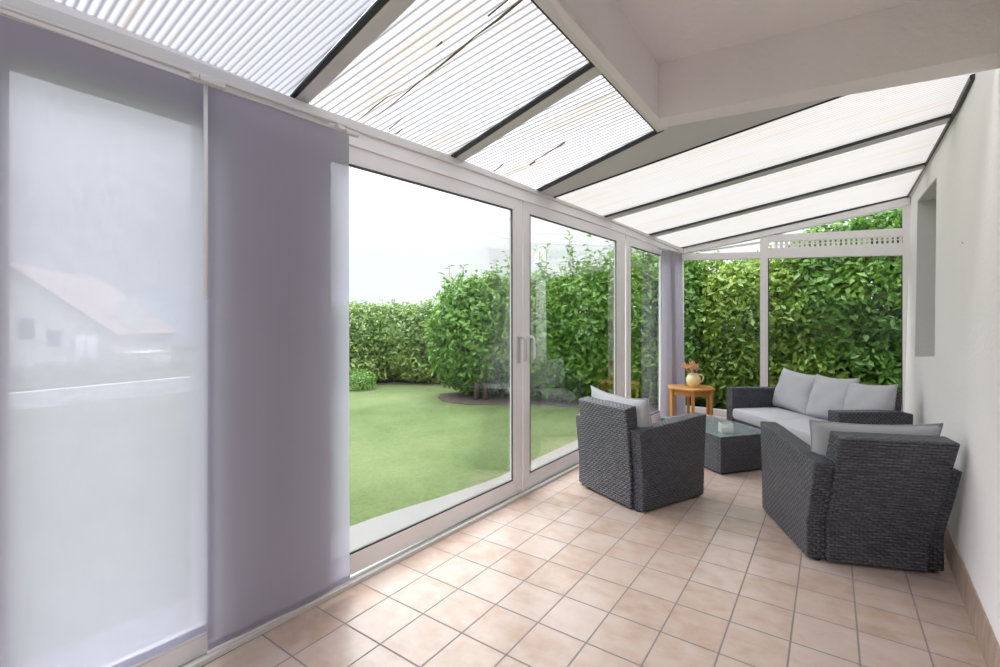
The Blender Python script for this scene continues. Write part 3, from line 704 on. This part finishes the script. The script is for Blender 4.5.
pillow('cushion', .68, .46, .20, rotm(A_LOC, A_RZ) @ Matrix.Translation((.03, -.17, .405)) @ Matrix.Rotation(radians(12), 4, 'X') @ Matrix.Rotation(radians(2), 4, 'Y'), M['cushion_dark'],
       'grey back cushion leaning in the armchair by the glass doors', 'cushion', 'loose back cushions', 2, .10)
pillow('cushion', .68, .43, .20, rotm(B_LOC, B_RZ) @ Matrix.Translation((.065, -.215, .408)) @ Matrix.Rotation(radians(12), 4, 'X') @ Matrix.Rotation(radians(-1), 4, 'Y'), M['cushion_dark'],
       'grey back cushion standing in the armchair against the white wall', 'cushion', 'loose back cushions', 5, .04)

# sofa
S_LOC, S_RZ = Vector((-.357, 5.613, 0)), math.atan2(.724, -.69)
e = empty('sofa', S_LOC, S_RZ); tag(e, 'dark grey three seat rattan sofa with light grey cushions set across the far corner', 'sofa')
SW, SD, AT = 1.69, .74, .13; hw, hd = SW/2, SD/2
for s in (-1, 1):
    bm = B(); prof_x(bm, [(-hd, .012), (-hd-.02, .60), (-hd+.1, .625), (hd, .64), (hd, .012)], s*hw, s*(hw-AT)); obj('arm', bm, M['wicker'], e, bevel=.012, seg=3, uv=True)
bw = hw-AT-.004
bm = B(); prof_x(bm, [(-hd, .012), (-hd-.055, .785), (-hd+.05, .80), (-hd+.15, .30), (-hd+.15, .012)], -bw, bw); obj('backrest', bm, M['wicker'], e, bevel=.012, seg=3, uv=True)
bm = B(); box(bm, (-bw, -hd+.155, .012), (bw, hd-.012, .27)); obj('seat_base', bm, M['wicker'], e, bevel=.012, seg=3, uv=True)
seat_cushion('seat_cushion', (.02, -hd+.15, .272), (bw-.004, hd-.005, .395), e)
seat_cushion('seat_cushion', (-bw+.004, -hd+.15, .272), (.012, hd+.05, .398), e)
for sx in (-1, 0, 1):
    for sy in (-1, 1): foot(e, sx*(hw-.07), sy*(hd-.06))
SM = rotm(S_LOC, S_RZ)
for x, w, hh, rx, ry, sd, lab in ((.44, .60, .48, 17, -3, 11, 'grey back cushion on the sofa, the one beside the far arm'), (-.10, .55, .48, 18, 2, 12, 'grey back cushion in the middle of the sofa'), (-.555, .50, .46, 16, 4, 13, 'grey back cushion on the sofa, the one nearest the white wall')):
    pillow('cushion', w, hh, .20, SM @ Matrix.Translation((x, -hd+.20, .40)) @ Matrix.Rotation(radians(rx), 4, 'X') @ Matrix.Rotation(radians(ry), 4, 'Y'), M['cushion'], lab, 'cushion', 'loose back cushions', sd, .05)

# coffee table
NP = Vector((-.951, 4.467, 0)); e1 = Vector((.61, .79, 0)); e2 = Vector((-.79, .61, 0)); TW, TL = .60, .98
CT = NP+e1*TW/2+e2*TL/2; CRZ = math.atan2(e1.y, e1.x)
e = empty('coffee_table', CT, CRZ); tag(e, 'low dark grey rattan coffee table with a glass top', 'coffee table')
bm = B()
hx, hy, wt = TW/2, TL/2, .035
for lo, hi in (((-hx, -hy, .012), (hx, -hy+wt, .345)), ((-hx, hy-wt, .012), (hx, hy, .345)), ((-hx, -hy+wt, .012), (-hx+wt, hy-wt, .345)), ((hx-wt, -hy+wt, .012), (hx, hy-wt, .345))): box(bm, lo, hi)
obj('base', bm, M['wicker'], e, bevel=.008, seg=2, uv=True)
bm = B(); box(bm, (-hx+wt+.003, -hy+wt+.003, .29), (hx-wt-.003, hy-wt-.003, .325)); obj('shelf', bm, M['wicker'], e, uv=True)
bm = B(); box(bm, (-hx-.004, -hy-.004, .347), (hx+.004, hy+.004, .356)); g = obj('glass_top', bm, M['tableglass'], e, bevel=.002); g['label'] = 'clear glass table top'
for sx in (-1, 1):
    for sy in (-1, 1): foot(e, sx*(hx-.05), sy*(hy-.05))
# glass candle holder on it
p = on_z(725.6, 432, .357)
e = empty('candle_holder', (p.x, p.y, .357), .5); tag(e, 'small square clear glass candle holder on the coffee table', 'candle holder')
bm = B()
for a, t_, z0, z1 in ((.055, .007, .0, .085),):
    for lo, hi in (((-a, -a, z0), (a, -a+t_, z1)), ((-a, a-t_, z0), (a, a, z1)), ((-a, -a+t_, z0), (-a+t_, a-t_, z1)), ((a-t_, -a+t_, z0), (a, a-t_, z1)), ((-a+t_, -a+t_, z0), (a-t_, a-t_, z0+.012))): box(bm, lo, hi)
obj('bowl', bm, M['cupglass'], e)
bm = B(); lathe(bm, [(0, .013), (.036, .013), (.037, .05), (.034, .054), (0, .051)], 20); c_ = obj('candle', bm, M['wax'], e, smooth=True); c_['label'] = 'cream wax candle'

# hexagonal side table
TP = at(690.5, 325.3, 6.0); TP.z = 0
e = empty('side_table', TP, 0); tag(e, 'honey coloured wooden side table with hexagonal top in the far corner', 'side table')
zt = .585; R_ = .325; base_ang = math.atan2(RT.y, RT.x)
def hx_pt(k, r, ph=0): # angles measured from the line towards the camera
    a = math.atan2(-FW.y, -FW.x)+radians(-13+60*k+ph); return Vector((r*cos(a), r*sin(a), 0))
bm = B(); prism(bm, [hx_pt(k, R_)+Vector((0, 0, zt-.026)) for k in range(6)], Vector((0, 0, .026))); obj('table_top', bm, M['wood'], e, bevel=.007, seg=3)
bm = B()
for k in range(6):
    a, b_ = hx_pt(k, R_-.045), hx_pt(k+1, R_-.045); d = (b_-a).normalized(); n = Vector((-d.y, d.x, 0))*.02
    a2_, b2_ = a+d*.028, b_-d*.028
    prism(bm, [a2_+Vector((0, 0, zt-.095)), b2_+Vector((0, 0, zt-.095)), b2_+n+Vector((0, 0, zt-.095)), a2_+n+Vector((0, 0, zt-.095))], Vector((0, 0, .067)))
obj('apron', bm, M['wood'], e, bevel=.003)
for k in range(6):
    c = hx_pt(k, R_-.05); a = math.atan2(c.y, c.x); mt = Matrix.Translation(c) @ Matrix.Rotation(a, 4, 'Z')
    bm = B(); b0 = box(bm, (-.021, -.021, 0), (.021, .021, zt-.028), mt)
    for v in bm.verts:
        if v.co.z < .01: v.co.x = c.x+(v.co.x-c.x)*.72; v.co.y = c.y+(v.co.y-c.y)*.72
    obj('leg', bm, M['wood'], e, bevel=.005)
# jug with dried flowers
JP = TP+RT*.03-FW*.02; JP.z = zt
e = empty('jug', JP, base_ang); tag(e, 'cream round jug on the wooden side table', 'jug')
prof = [(0, 0), (.052, 0), (.058, .006), (.082, .04), (.094, .08), (.092, .115), (.076, .145), (.068, .155), (.070, .168), (.076, .174), (.070, .170), (.062, .156), (.068, .142), (.084, .112), (.084, .08), (.05, .02), (0, .015)]
bm = B(); lathe(bm, prof, 32); obj('body', bm, M['jug'], e, smooth=True)
bm = B(); tube(bm, [(.066, 0, .152), (.098, 0, .160), (.128, 0, .140), (.132, 0, .105), (.114, 0, .070), (.088, 0, .058)], [.010, .011, .011, .011, .011, .010], 10); obj('handle', bm, M['jug'], e, smooth=True)
fl = empty('dried_flowers', JP+Vector((0, 0, .09)), 0); tag(fl, 'coral dried flower spray standing in the cream jug', 'dried flowers')
rr = random.Random(4)
for k in range(12):
    an = rr.uniform(0, 2*pi); sp = rr.uniform(.02, .11) if k else 0; hgt = rr.uniform(.12, .19)
    tipp = Vector((sp*cos(an), sp*sin(an), hgt))
    bm = B(); tube(bm, [(0.006*cos(an), .006*sin(an), -.02), (.3*tipp.x, .3*tipp.y, .06), tipp], [.003, .0025, .002], 6); st = obj('stem', bm, M['petal'], fl, smooth=True)
    bm = B()
    for q in range(22):
        a = rr.uniform(0, 2*pi); el = rr.uniform(.5, 1.5); d = Vector((cos(a)*cos(el), sin(a)*cos(el), sin(el))); ln = rr.uniform(.05, .095)
        s = d.orthogonal().normalized()*.007; n2 = d.cross(s).normalized()*.004
        v = [bm.verts.new(tipp), bm.verts.new(tipp+d*ln*.5+s+n2), bm.verts.new(tipp+d*ln), bm.verts.new(tipp+d*ln*.5-s+n2)]
        bm.faces.new((v[0], v[1], v[2])); bm.faces.new((v[0], v[2], v[3]))
    obj('flower_head', bm, M['petal'], st)
# wall hook
p = wall_px(966, 243)
e = empty('wall_hook', p); tag(e, 'small white hook screwed to the bare white wall', 'hook')
bm = B(); lathe(bm, [(0, 0), (.011, 0), (.011, .006), (.006, .010), (0, .010)], 14); bmesh.ops.rotate(bm, verts=bm.verts, matrix=Matrix.Rotation(-pi/2, 3, 'Y')); obj('plate', bm, M['handlew'], e, smooth=True)
bm = B(); tube(bm, [(0, 0, 0), (-.014, 0, 0), (-.018, 0, .003), (-.019, 0, .008)], .003, 8); obj('peg', bm, M['handle'], e, smooth=True)

# ------------------------------------------------------------------ OUTSIDE
def gz(x, y):
    d = max(0, -10.5-x)
    return -.13-min(1.2, d*.10)
bm = B(); xs = list(np.linspace(-75, -12, 24))+list(np.linspace(-11, -2.3, 30))+list(np.linspace(-1.8, 14, 14)); ys = list(np.linspace(-40, -3, 16))+list(np.linspace(-2, 14, 34))+list(np.linspace(17, 70, 18))
G = [[bm.verts.new((x, y, gz(x, y)+.012*sin(x*1.7+y)*cos(y*1.3))) for y in ys] for x in xs]
for i in range(len(xs)-1):
    for j in range(len(ys)-1): bm.faces.new((G[i][j], G[i+1][j], G[i+1][j+1], G[i][j+1]))
for v in bm.verts:
    if -2.5 < v.co.x < 1.2 and -1.8 < v.co.y < 7.8: v.co.z = -.25
tag(obj('lawn', bm, M['lawn'], smooth=True), kind='structure')
# paved strip along the glass
edge = [on_z(u, v, -.115) for u, v in ((290, 556), (348, 527), (372, 518), (400, 509), (440, 497), (470, 487), (485, 482), (500.5, 476), (520, 466), (560, 447.5), (600, 429))]
bm = B(); outer = [Vector((.9, -1.85, -.115)), Vector((.9, -7.5, -.115)), Vector((-6.5, -7.5, -.115)), Vector((-6.5, -1.2, -.115)), Vector((edge[0].x-.06, -.9, -.115))]+edge+[Vector((-2.75, 7.9, -.115))]  # includes an unseen terrace behind the camera, added to cut green bounce light
inner = [Vector((-2.34, 7.9, -.115)), Vector((-2.34, -1.85, -.115))]
prism(bm, outer+inner, Vector((0, 0, -.08))); tag(obj('path', bm, M['concrete'], bevel=.006), kind='structure')
def mesh_np(name, V, Fc, mat, parent=None, smooth=False):
    me = bpy.data.meshes.new(name); k = Fc.shape[1]
    me.vertices.add(len(V)); me.vertices.foreach_set('co', np.asarray(V, np.float32).ravel())
    me.loops.add(Fc.size); me.loops.foreach_set('vertex_index', Fc.astype(np.int32).ravel())
    me.polygons.add(len(Fc)); me.polygons.foreach_set('loop_start', np.arange(0, Fc.size, k, dtype=np.int32)); me.polygons.foreach_set('loop_total', np.full(len(Fc), k, np.int32))
    me.update(); me.validate(); me.materials.append(mat)
    o = bpy.data.objects.new(name, me); COL.objects.link(o)
    if parent: o.parent = parent
    return o

def leaves_np(P, Nn, size, jitter=.75, droop=.15):
    """folded leaf blades at points P facing about Nn"""
    n = len(P)
    nd = Nn*1.0+RNG.normal(0, jitter, (n, 3)); nd[:, 2] += .35; nd /= np.linalg.norm(nd, axis=1)[:, None]
    t = RNG.normal(0, 1, (n, 3)); t[:, 2] -= droop; t -= nd*(t*nd).sum(1)[:, None]; t /= np.linalg.norm(t, axis=1)[:, None]
    b = np.cross(nd, t); s = size*RNG.uniform(.65, 1.25, n); w = s*RNG.uniform(.36, .5, n)*.5
    V = np.empty((n, 6, 3)); base = P-t*(s*.5)[:, None]
    fold = nd*(w*.35)[:, None]
    V[:, 0] = base; V[:, 1] = base+t*(s*.45)[:, None]+b*w[:, None]+fold; V[:, 2] = base+t*s[:, None]-nd*(s*.12)[:, None]; V[:, 3] = base+t*(s*.45)[:, None]-b*w[:, None]+fold
    V[:, 4] = base+t*(s*.45)[:, None]; V[:, 5] = base+t*(s*.8)[:, None]+b*(w*.5)[:, None]
    F = np.array([[0, 1, 4], [0, 4, 3], [4, 1, 2], [4, 2, 3]])
    Fa = (F[None]+(np.arange(n)*6)[:, None, None]).reshape(-1, 3)
    return V.reshape(-1, 3), Fa
def shell_points(blobs, dens, inner=.72, zmin=-.1):
    C = np.array([b[:3] for b in blobs]); R = np.array([b[3:6] for b in blobs]); Pp, Nn = [], []
    for c, r in zip(C, R):
        area = 4*pi*((r[0]*r[1])**1.6/3+(r[0]*r[2])**1.6/3+(r[1]*r[2])**1.6/3)**(1/1.6); n = int(area*dens)
        d = RNG.normal(0, 1, (n, 3)); d /= np.linalg.norm(d, axis=1)[:, None]
        k = 1-(1-inner)*RNG.random(n)**1.3+RNG.normal(0, .03, n)
        lump = 1+.07*np.sin(d[:, 0]*7+c[0]*3)*np.sin(d[:, 2]*8+c[1])+.05*np.sin(d[:, 1]*13+d[:, 2]*9)
        p = c+d*r*(k*lump)[:, None]; nn = d/r; nn /= np.linalg.norm(nn, axis=1)[:, None]
        keep = p[:, 2] > zmin
        for c2, r2 in zip(C, R):
            if c2 is c: continue
            q = (p-c2)/r2; keep &= (q*q).sum(1) > (inner*.93)**2
        Pp.append(p[keep]); Nn.append(nn[keep])
    return np.concatenate(Pp), np.concatenate(Nn)
def shoots(P, N_, n, length, size):
    """upright sprigs growing out of the top of a hedge: leaf positions + stems"""
    top = P[:, 2] > np.quantile(P[:, 2], .80); idx = RNG.choice(np.flatnonzero(top), n)
    LP, LN_, stems = [], [], []
    for i in idx:
        p0 = P[i]; ln = length*RNG.uniform(.4, 1.15); lean = np.array([RNG.normal(0, .18), RNG.normal(0, .18), 1.]); m = max(4, int(ln/.05))
        for k in range(m):
            q = p0+lean*ln*(k+.5)/m; a = 2.4*k; off = np.array([cos(a), sin(a), .35])
            LP.append(q+off*size*.42); LN_.append(np.array([-cos(a)*.3, -sin(a)*.3, 1.]))
        stems.append((p0-lean*.15, p0+lean*ln))
    return np.array(LP), np.array(LN_), stems
def hedge(name, blobs, dens, size, mat, label, cat, n_shoots=0, sh_len=.4, group=None, trunks=(), inner=.62, zmin=-.1):
    c = np.mean([b[:3] for b in blobs], axis=0)
    e = empty(name, (c[0], c[1], gz(c[0], c[1]))); tag(e, label, cat, group); org = np.array(e.location)
    P, Nn = shell_points(blobs, dens, inner, zmin)
    V, Fc = leaves_np(P, Nn, size)
    sh = None
    if n_shoots:
        LP, LNn, sh = shoots(P, Nn, n_shoots, sh_len, size)
        V2, F2 = leaves_np(LP, LNn, size*1.1, .35, -.4); Fc = np.concatenate([Fc, F2+len(V)]); V = np.concatenate([V, V2])
    mesh_np('foliage', V-org, Fc, mat, e)
    # woody growth inside: a stem to each lump and twigs
    bm = B()
    for b in blobs:
        b0 = Vector((b[0], b[1], gz(b[0], b[1])-.02))
        for k in range(5):
            a = 2*pi*k/5+b[0]; tip = Vector((b[0]+b[3]*.6*cos(a), b[1]+b[4]*.6*sin(a), b[2]+b[5]*.55))
            mid = b0.lerp(tip, .4); mid.x = b0.x+(tip.x-b0.x)*.18; mid.y = b0.y+(tip.y-b0.y)*.18
            tube(bm, [b0-Vector(org), mid-Vector(org), tip-Vector(org)], [.045, .03, .008], 6)
    if sh:
        for a, b_ in sh: tube(bm, [Vector(a-org), Vector(b_-org)], [.006, .003], 4)
    for (x, y, hgt) in trunks: tube(bm, [Vector((x, y, gz(x, y)-.02))-Vector(org), Vector((x+.03, y, gz(x, y)+hgt*.5))-Vector(org), Vector((x+.08, y+.05, gz(x, y)+hgt))-Vector(org)], [.06, .05, .04], 8)
    obj('branches', bm, M['bark'], e, smooth=True)
    return e
# rounded laurel beside the lawn
hedge('laurel_bush', [(-6.55, 7.35, 1.25, 1.00, .95, 1.25), (-6.15, 7.75, 1.25, .95, .9, 1.32), (-6.75, 7.5, .75, .9, .85, .80)], 560, .14, M['leaf'], 'rounded glossy green laurel bush at the edge of the lawn with soil under it', 'bush', 30, .45, trunks=((-6.2, 7.0, .9), (-6.05, 7.1, .9)), zmin=-.08)
hedge('laurel_hedge', [(-5.25, 7.95, 1.15, 1.0, .9, 1.38), (-4.35, 8.25, 1.2, .95, .9, 1.45), (-3.55, 8.55, 1.25, .95, .9, 1.68), (-2.75, 8.85, 1.2, .8, .8, 1.75), (-4.8, 8.2, .6, 1.2, .9, .9), (-3.2, 8.8, .6, 1.2, .9, .9)], 560, .14, M['leaf'], 'tall laurel hedge with upright shoots seen through the second glass door', 'hedge', 70, .75)
hedge('laurel_hedge', [(-1.95, 9.05, 1.3, .95, .75, 1.40), (-1.25, 9.1, 1.35, .9, .75, 1.40), (-.6, 9.15, 1.3, .9, .75, 1.45), (-1.6, 9.1, .6, 1.3, .8, .9), (-.4, 9.1, .6, 1.1, .8, .9)], 580, .135, M['leaf_yel'], 'yellow green hedge behind the far glass wall above the wooden side table', 'hedge', 30, .25)
hedge('laurel_hedge', [(-.15, 9.1, 1.6, .85, .75, 1.60), (.55, 9.0, 1.75, .85, .75, 1.65), (1.3, 9.0, 1.7, .9, .75, 1.7), (2.2, 9.1, 1.7, 1.0, .8, 1.7), (.5, 9.05, .7, 1.4, .8, 1.0)], 580, .145, M['leaf'], 'tall dark green hedge behind the sofa beyond the far glass wall', 'hedge', 40, .35)
hedge('garden_hedge', [(-9.3, 8.9, 1.0, 1.15, 1.0, 1.10), (-10.2, 8.3, .95, 1.15, 1.0, 1.08), (-11.1, 7.7, .95, 1.15, 1.0, 1.1), (-12.1, 7.1, .85, 1.2, 1.0, 1.15), (-8.6, 9.6, .95, 1.1, 1.0, 1.15), (-9.6, 8.65, .35, 1.3, .95, .6), (-11.2, 7.6, .3, 1.4, .95, .6)], 620, .13, M['leaf_far'], 'lower clipped hedge across the lawn with yellowish top growth', 'hedge', 40, .18)
p = on_z(361, 391, -.13); 
hedge('small_shrub', [(p.x-.2, p.y+.15, .05, .34, .34, .30)], 1500, .05, M['leaf_shrub'], 'small low bright green shrub on the lawn in front of the lower hedge', 'shrub', inner=.6)
# soil beds
def bed(name, pts, label):
    rr_ = random.Random(len(pts)); fine = []
    for (x0, y0), (x1, y1) in zip(pts, pts[1:]+pts[:1]):
        n = max(2, int(math.hypot(x1-x0, y1-y0)/.12))
        for k in range(n): fine.append((x0+(x1-x0)*k/n+rr_.uniform(-.05, .05), y0+(y1-y0)*k/n+rr_.uniform(-.05, .05)))
    bm = B(); prism(bm, [Vector((x, y, gz(x, y)-.05)) for x, y in fine], Vector((0, 0, .062))); o = obj(name, bm, M['soil']); return tag(o, kind='structure')
c = on_z(475, 405, -.11)
bed('ground_soil', [(-7.35, 7.1), (-6.95, 6.68), (-6.5, 6.48), (-6.0, 6.5), (-5.5, 6.75), (-5.0, 7.1), (-4.2, 7.4), (-3.2, 7.7), (-2.4, 7.95), (2.4, 8.0), (2.4, 9.6), (-2.4, 9.6), (-5.2, 8.9), (-6.9, 8.4)], 'dark soil bed')
bed('ground_soil', [(-8.1, 8.4), (-9.1, 7.75), (-10.4, 7.1), (-12.5, 6.0), (-13, 7.2), (-9.6, 9.8), (-8.0, 10.2)], 'dark soil bed')

# neighbouring house behind the first curtain
HT = 24.0
def hp(u, v, t=HT): return at(u, v, t)
hou = empty('house', hp(60, 372)); tag(hou, 'white neighbouring house with a pitched roof seen dimly through the first curtain', 'house'); ho = hou.location.copy()
dirv = (RT*.92+FW*.38).normalized(); dep = Vector((-dirv.y, dirv.x, 0))
pz0 = hp(60, 376).z
def hpt(u, v): # on the gable plane through hp(60,..) along dirv
    n = dep; return meet(u, v, n, n.dot(hp(60, 330)))
gab = [hpt(u, v) for u, v in ((-75, 376), (-75, 336), (10, 268), (112, 334), (112, 376))]
for g_ in (gab[0], gab[-1]): g_.z = pz0-.3
bm = B(); prism(bm, [g_-ho for g_ in gab], dep*9); obj('wall', bm, M['house_wall'], hou)
for (a, b_) in ((gab[2], gab[3]), (gab[2], gab[1])):
    dd = (b_-a).normalized(); a2, b2 = a-dep*.35, b_+dd*.5-dep*.35
    bm = B(); prism(bm, [a2-ho, b2-ho, b2+Vector((0, 0, .28))-ho, a2+Vector((0, 0, .28))-ho], dep*9.7); obj('roof_slope', bm, M['house_roof'], hou)
c0 = hpt(103, 312)+dep*3
bm = B(); box(bm, (-.4, -.4, -1.5), (.4, .4, .9)); bmesh.ops.translate(bm, verts=bm.verts, vec=c0-ho); obj('chimney', bm, M['house_trim'], hou)
for u in (86, 98):
    c1 = hpt(u, 350)-dep*.5; bm = B(); lathe(bm, [(0, pz0-.3), (.24, pz0-.3), (.22, hpt(u, 335).z), (0, hpt(u, 335).z)], 14); bmesh.ops.translate(bm, verts=bm.verts, vec=Vector((c1.x, c1.y, 0))-ho); obj('porch_column', bm, M['house_trim'], hou, smooth=True)
for u0, u1, v0, v1 in ((20, 34, 318, 338), (48, 60, 330, 346)):
    bm = B(); prism(bm, [hpt(u0, v1)-ho-dep*.06, hpt(u1, v1)-ho-dep*.06, hpt(u1, v0)-ho-dep*.06, hpt(u0, v0)-ho-dep*.06], dep*.1); obj('house_window', bm, M['house_glass'], hou)
bm = B(); q = [hpt(112, 376), hpt(146, 376), hpt(146, 353), hpt(112, 352)]; q[0].z = q[1].z = pz0-.3; prism(bm, [s-ho for s in q], dep*3); obj('annex', bm, M['house_wall'], hou)
# low garden wall and roadside hedge in front of it
wa, wb = on_z(-60, 402, -.6), on_z(205, 387, -1.0); d = (wb-wa).normalized(); nn = Vector((-d.y, d.x, 0))*.25
bm = B(); prism(bm, [Vector((s.x, s.y, -1.3)) for s in (wa, wb, wb+nn, wa+nn)], Vector((0, 0, .75))); gw = obj('garden_wall', bm, M['house_trim'], bevel=.02); tag(gw, 'low white garden wall in front of the neighbouring house', 'garden wall')
hw_c = [(wa+(wb-wa)*f)+nn*15 for f in (.1, .3, .5, .7, .9)]
hedge('roadside_hedge', [(p.x, p.y, -.85, 2.2, 1.2, .95) for p in hw_c], 60, .22, M['leaf_far'], 'dim row of low bushes behind the white garden wall', 'hedge', zmin=-1.4)
# distant hills
bm = B(); ang0, ang1 = YAW-.75, YAW+1.15
prev = None; ring = []
for k in range(60):
    a = ang0+(ang1-ang0)*k/59; d = Vector((-sin(a), cos(a), 0)); Rr = 120
    zt_ = 9+3*sin(k*.35)+1.5*sin(k*.9+1); ring.append((d*(Rr-30)+Vector((0, 0, -3)), d*Rr+Vector((0, 0, zt_)), d*(Rr+60)+Vector((0, 0, -3))))
V = [[bm.verts.new(p) for p in r] for r in ring]
for a, b_ in zip(V, V[1:]):
    for k in range(2): bm.faces.new((a[k], b_[k], b_[k+1], a[k+1]))
tag(obj('hills', bm, M['hill'], smooth=True), kind='structure')

# ------------------------------------------------------------------ sky and light
w = bpy.data.worlds.new('sky'); SC.world = w; w.use_nodes = True; nt = w.node_tree; nt.nodes.clear()
out = N(nt, 'ShaderNodeOutputWorld'); bg = N(nt, 'ShaderNodeBackground'); L(nt, bg.outputs[0], out.inputs[0])
tc = N(nt, 'ShaderNodeTexCoord'); sx = N(nt, 'ShaderNodeSeparateXYZ'); L(nt, tc.outputs['Generated'], sx.inputs[0])
mp = N(nt, 'ShaderNodeMapping'); mp.inputs['Scale'].default_value = (1, 1, 2.4); L(nt, tc.outputs['Generated'], mp.inputs[0])
cl = N(nt, 'ShaderNodeTexNoise', Scale=2.6, Detail=6., Roughness=.55, Distortion=.4); L(nt, mp.outputs[0], cl.inputs['Vector'])
cr = N(nt, 'ShaderNodeValToRGB'); L(nt, cl.outputs['Fac'], cr.inputs[0])
e_ = cr.color_ramp.elements; e_[0].position = .34; e_[0].color = (.89, .91, .945, 1); e_[1].position = .62; e_[1].color = (.96, .985, 1.03, 1)
L(nt, cr.outputs[0], bg.inputs[0])
zz = math_n(nt, 'MAXIMUM', math_n(nt, 'SUBTRACT', sx.outputs[2], .16), 0.)
L(nt, math_n(nt, 'ADD', .495, math_n(nt, 'MULTIPLY', zz, 2.85)), bg.inputs[1])     # overcast dome: brighter overhead

sl = bpy.data.lights.new('sun', 'SUN'); so = bpy.data.objects.new('sun', sl); COL.objects.link(so)
sl.energy = 1.9; sl.angle = radians(55); sl.color = (1, .99, .985)
so.rotation_euler = Vector((-.45, .25, .86)).to_track_quat('Z', 'Y').to_euler()
SC.view_settings.view_transform = 'Standard'; SC.view_settings.look = 'None'; SC.view_settings.gamma = 1; SC.view_settings.use_curve_mapping = False
SC.view_settings.exposure = 1.22
SC.cycles.max_bounces = 12; SC.cycles.diffuse_bounces = 6; SC.cycles.transparent_max_bounces = 24; SC.cycles.transmission_bounces = 12
SC.cycles.caustics_reflective = False
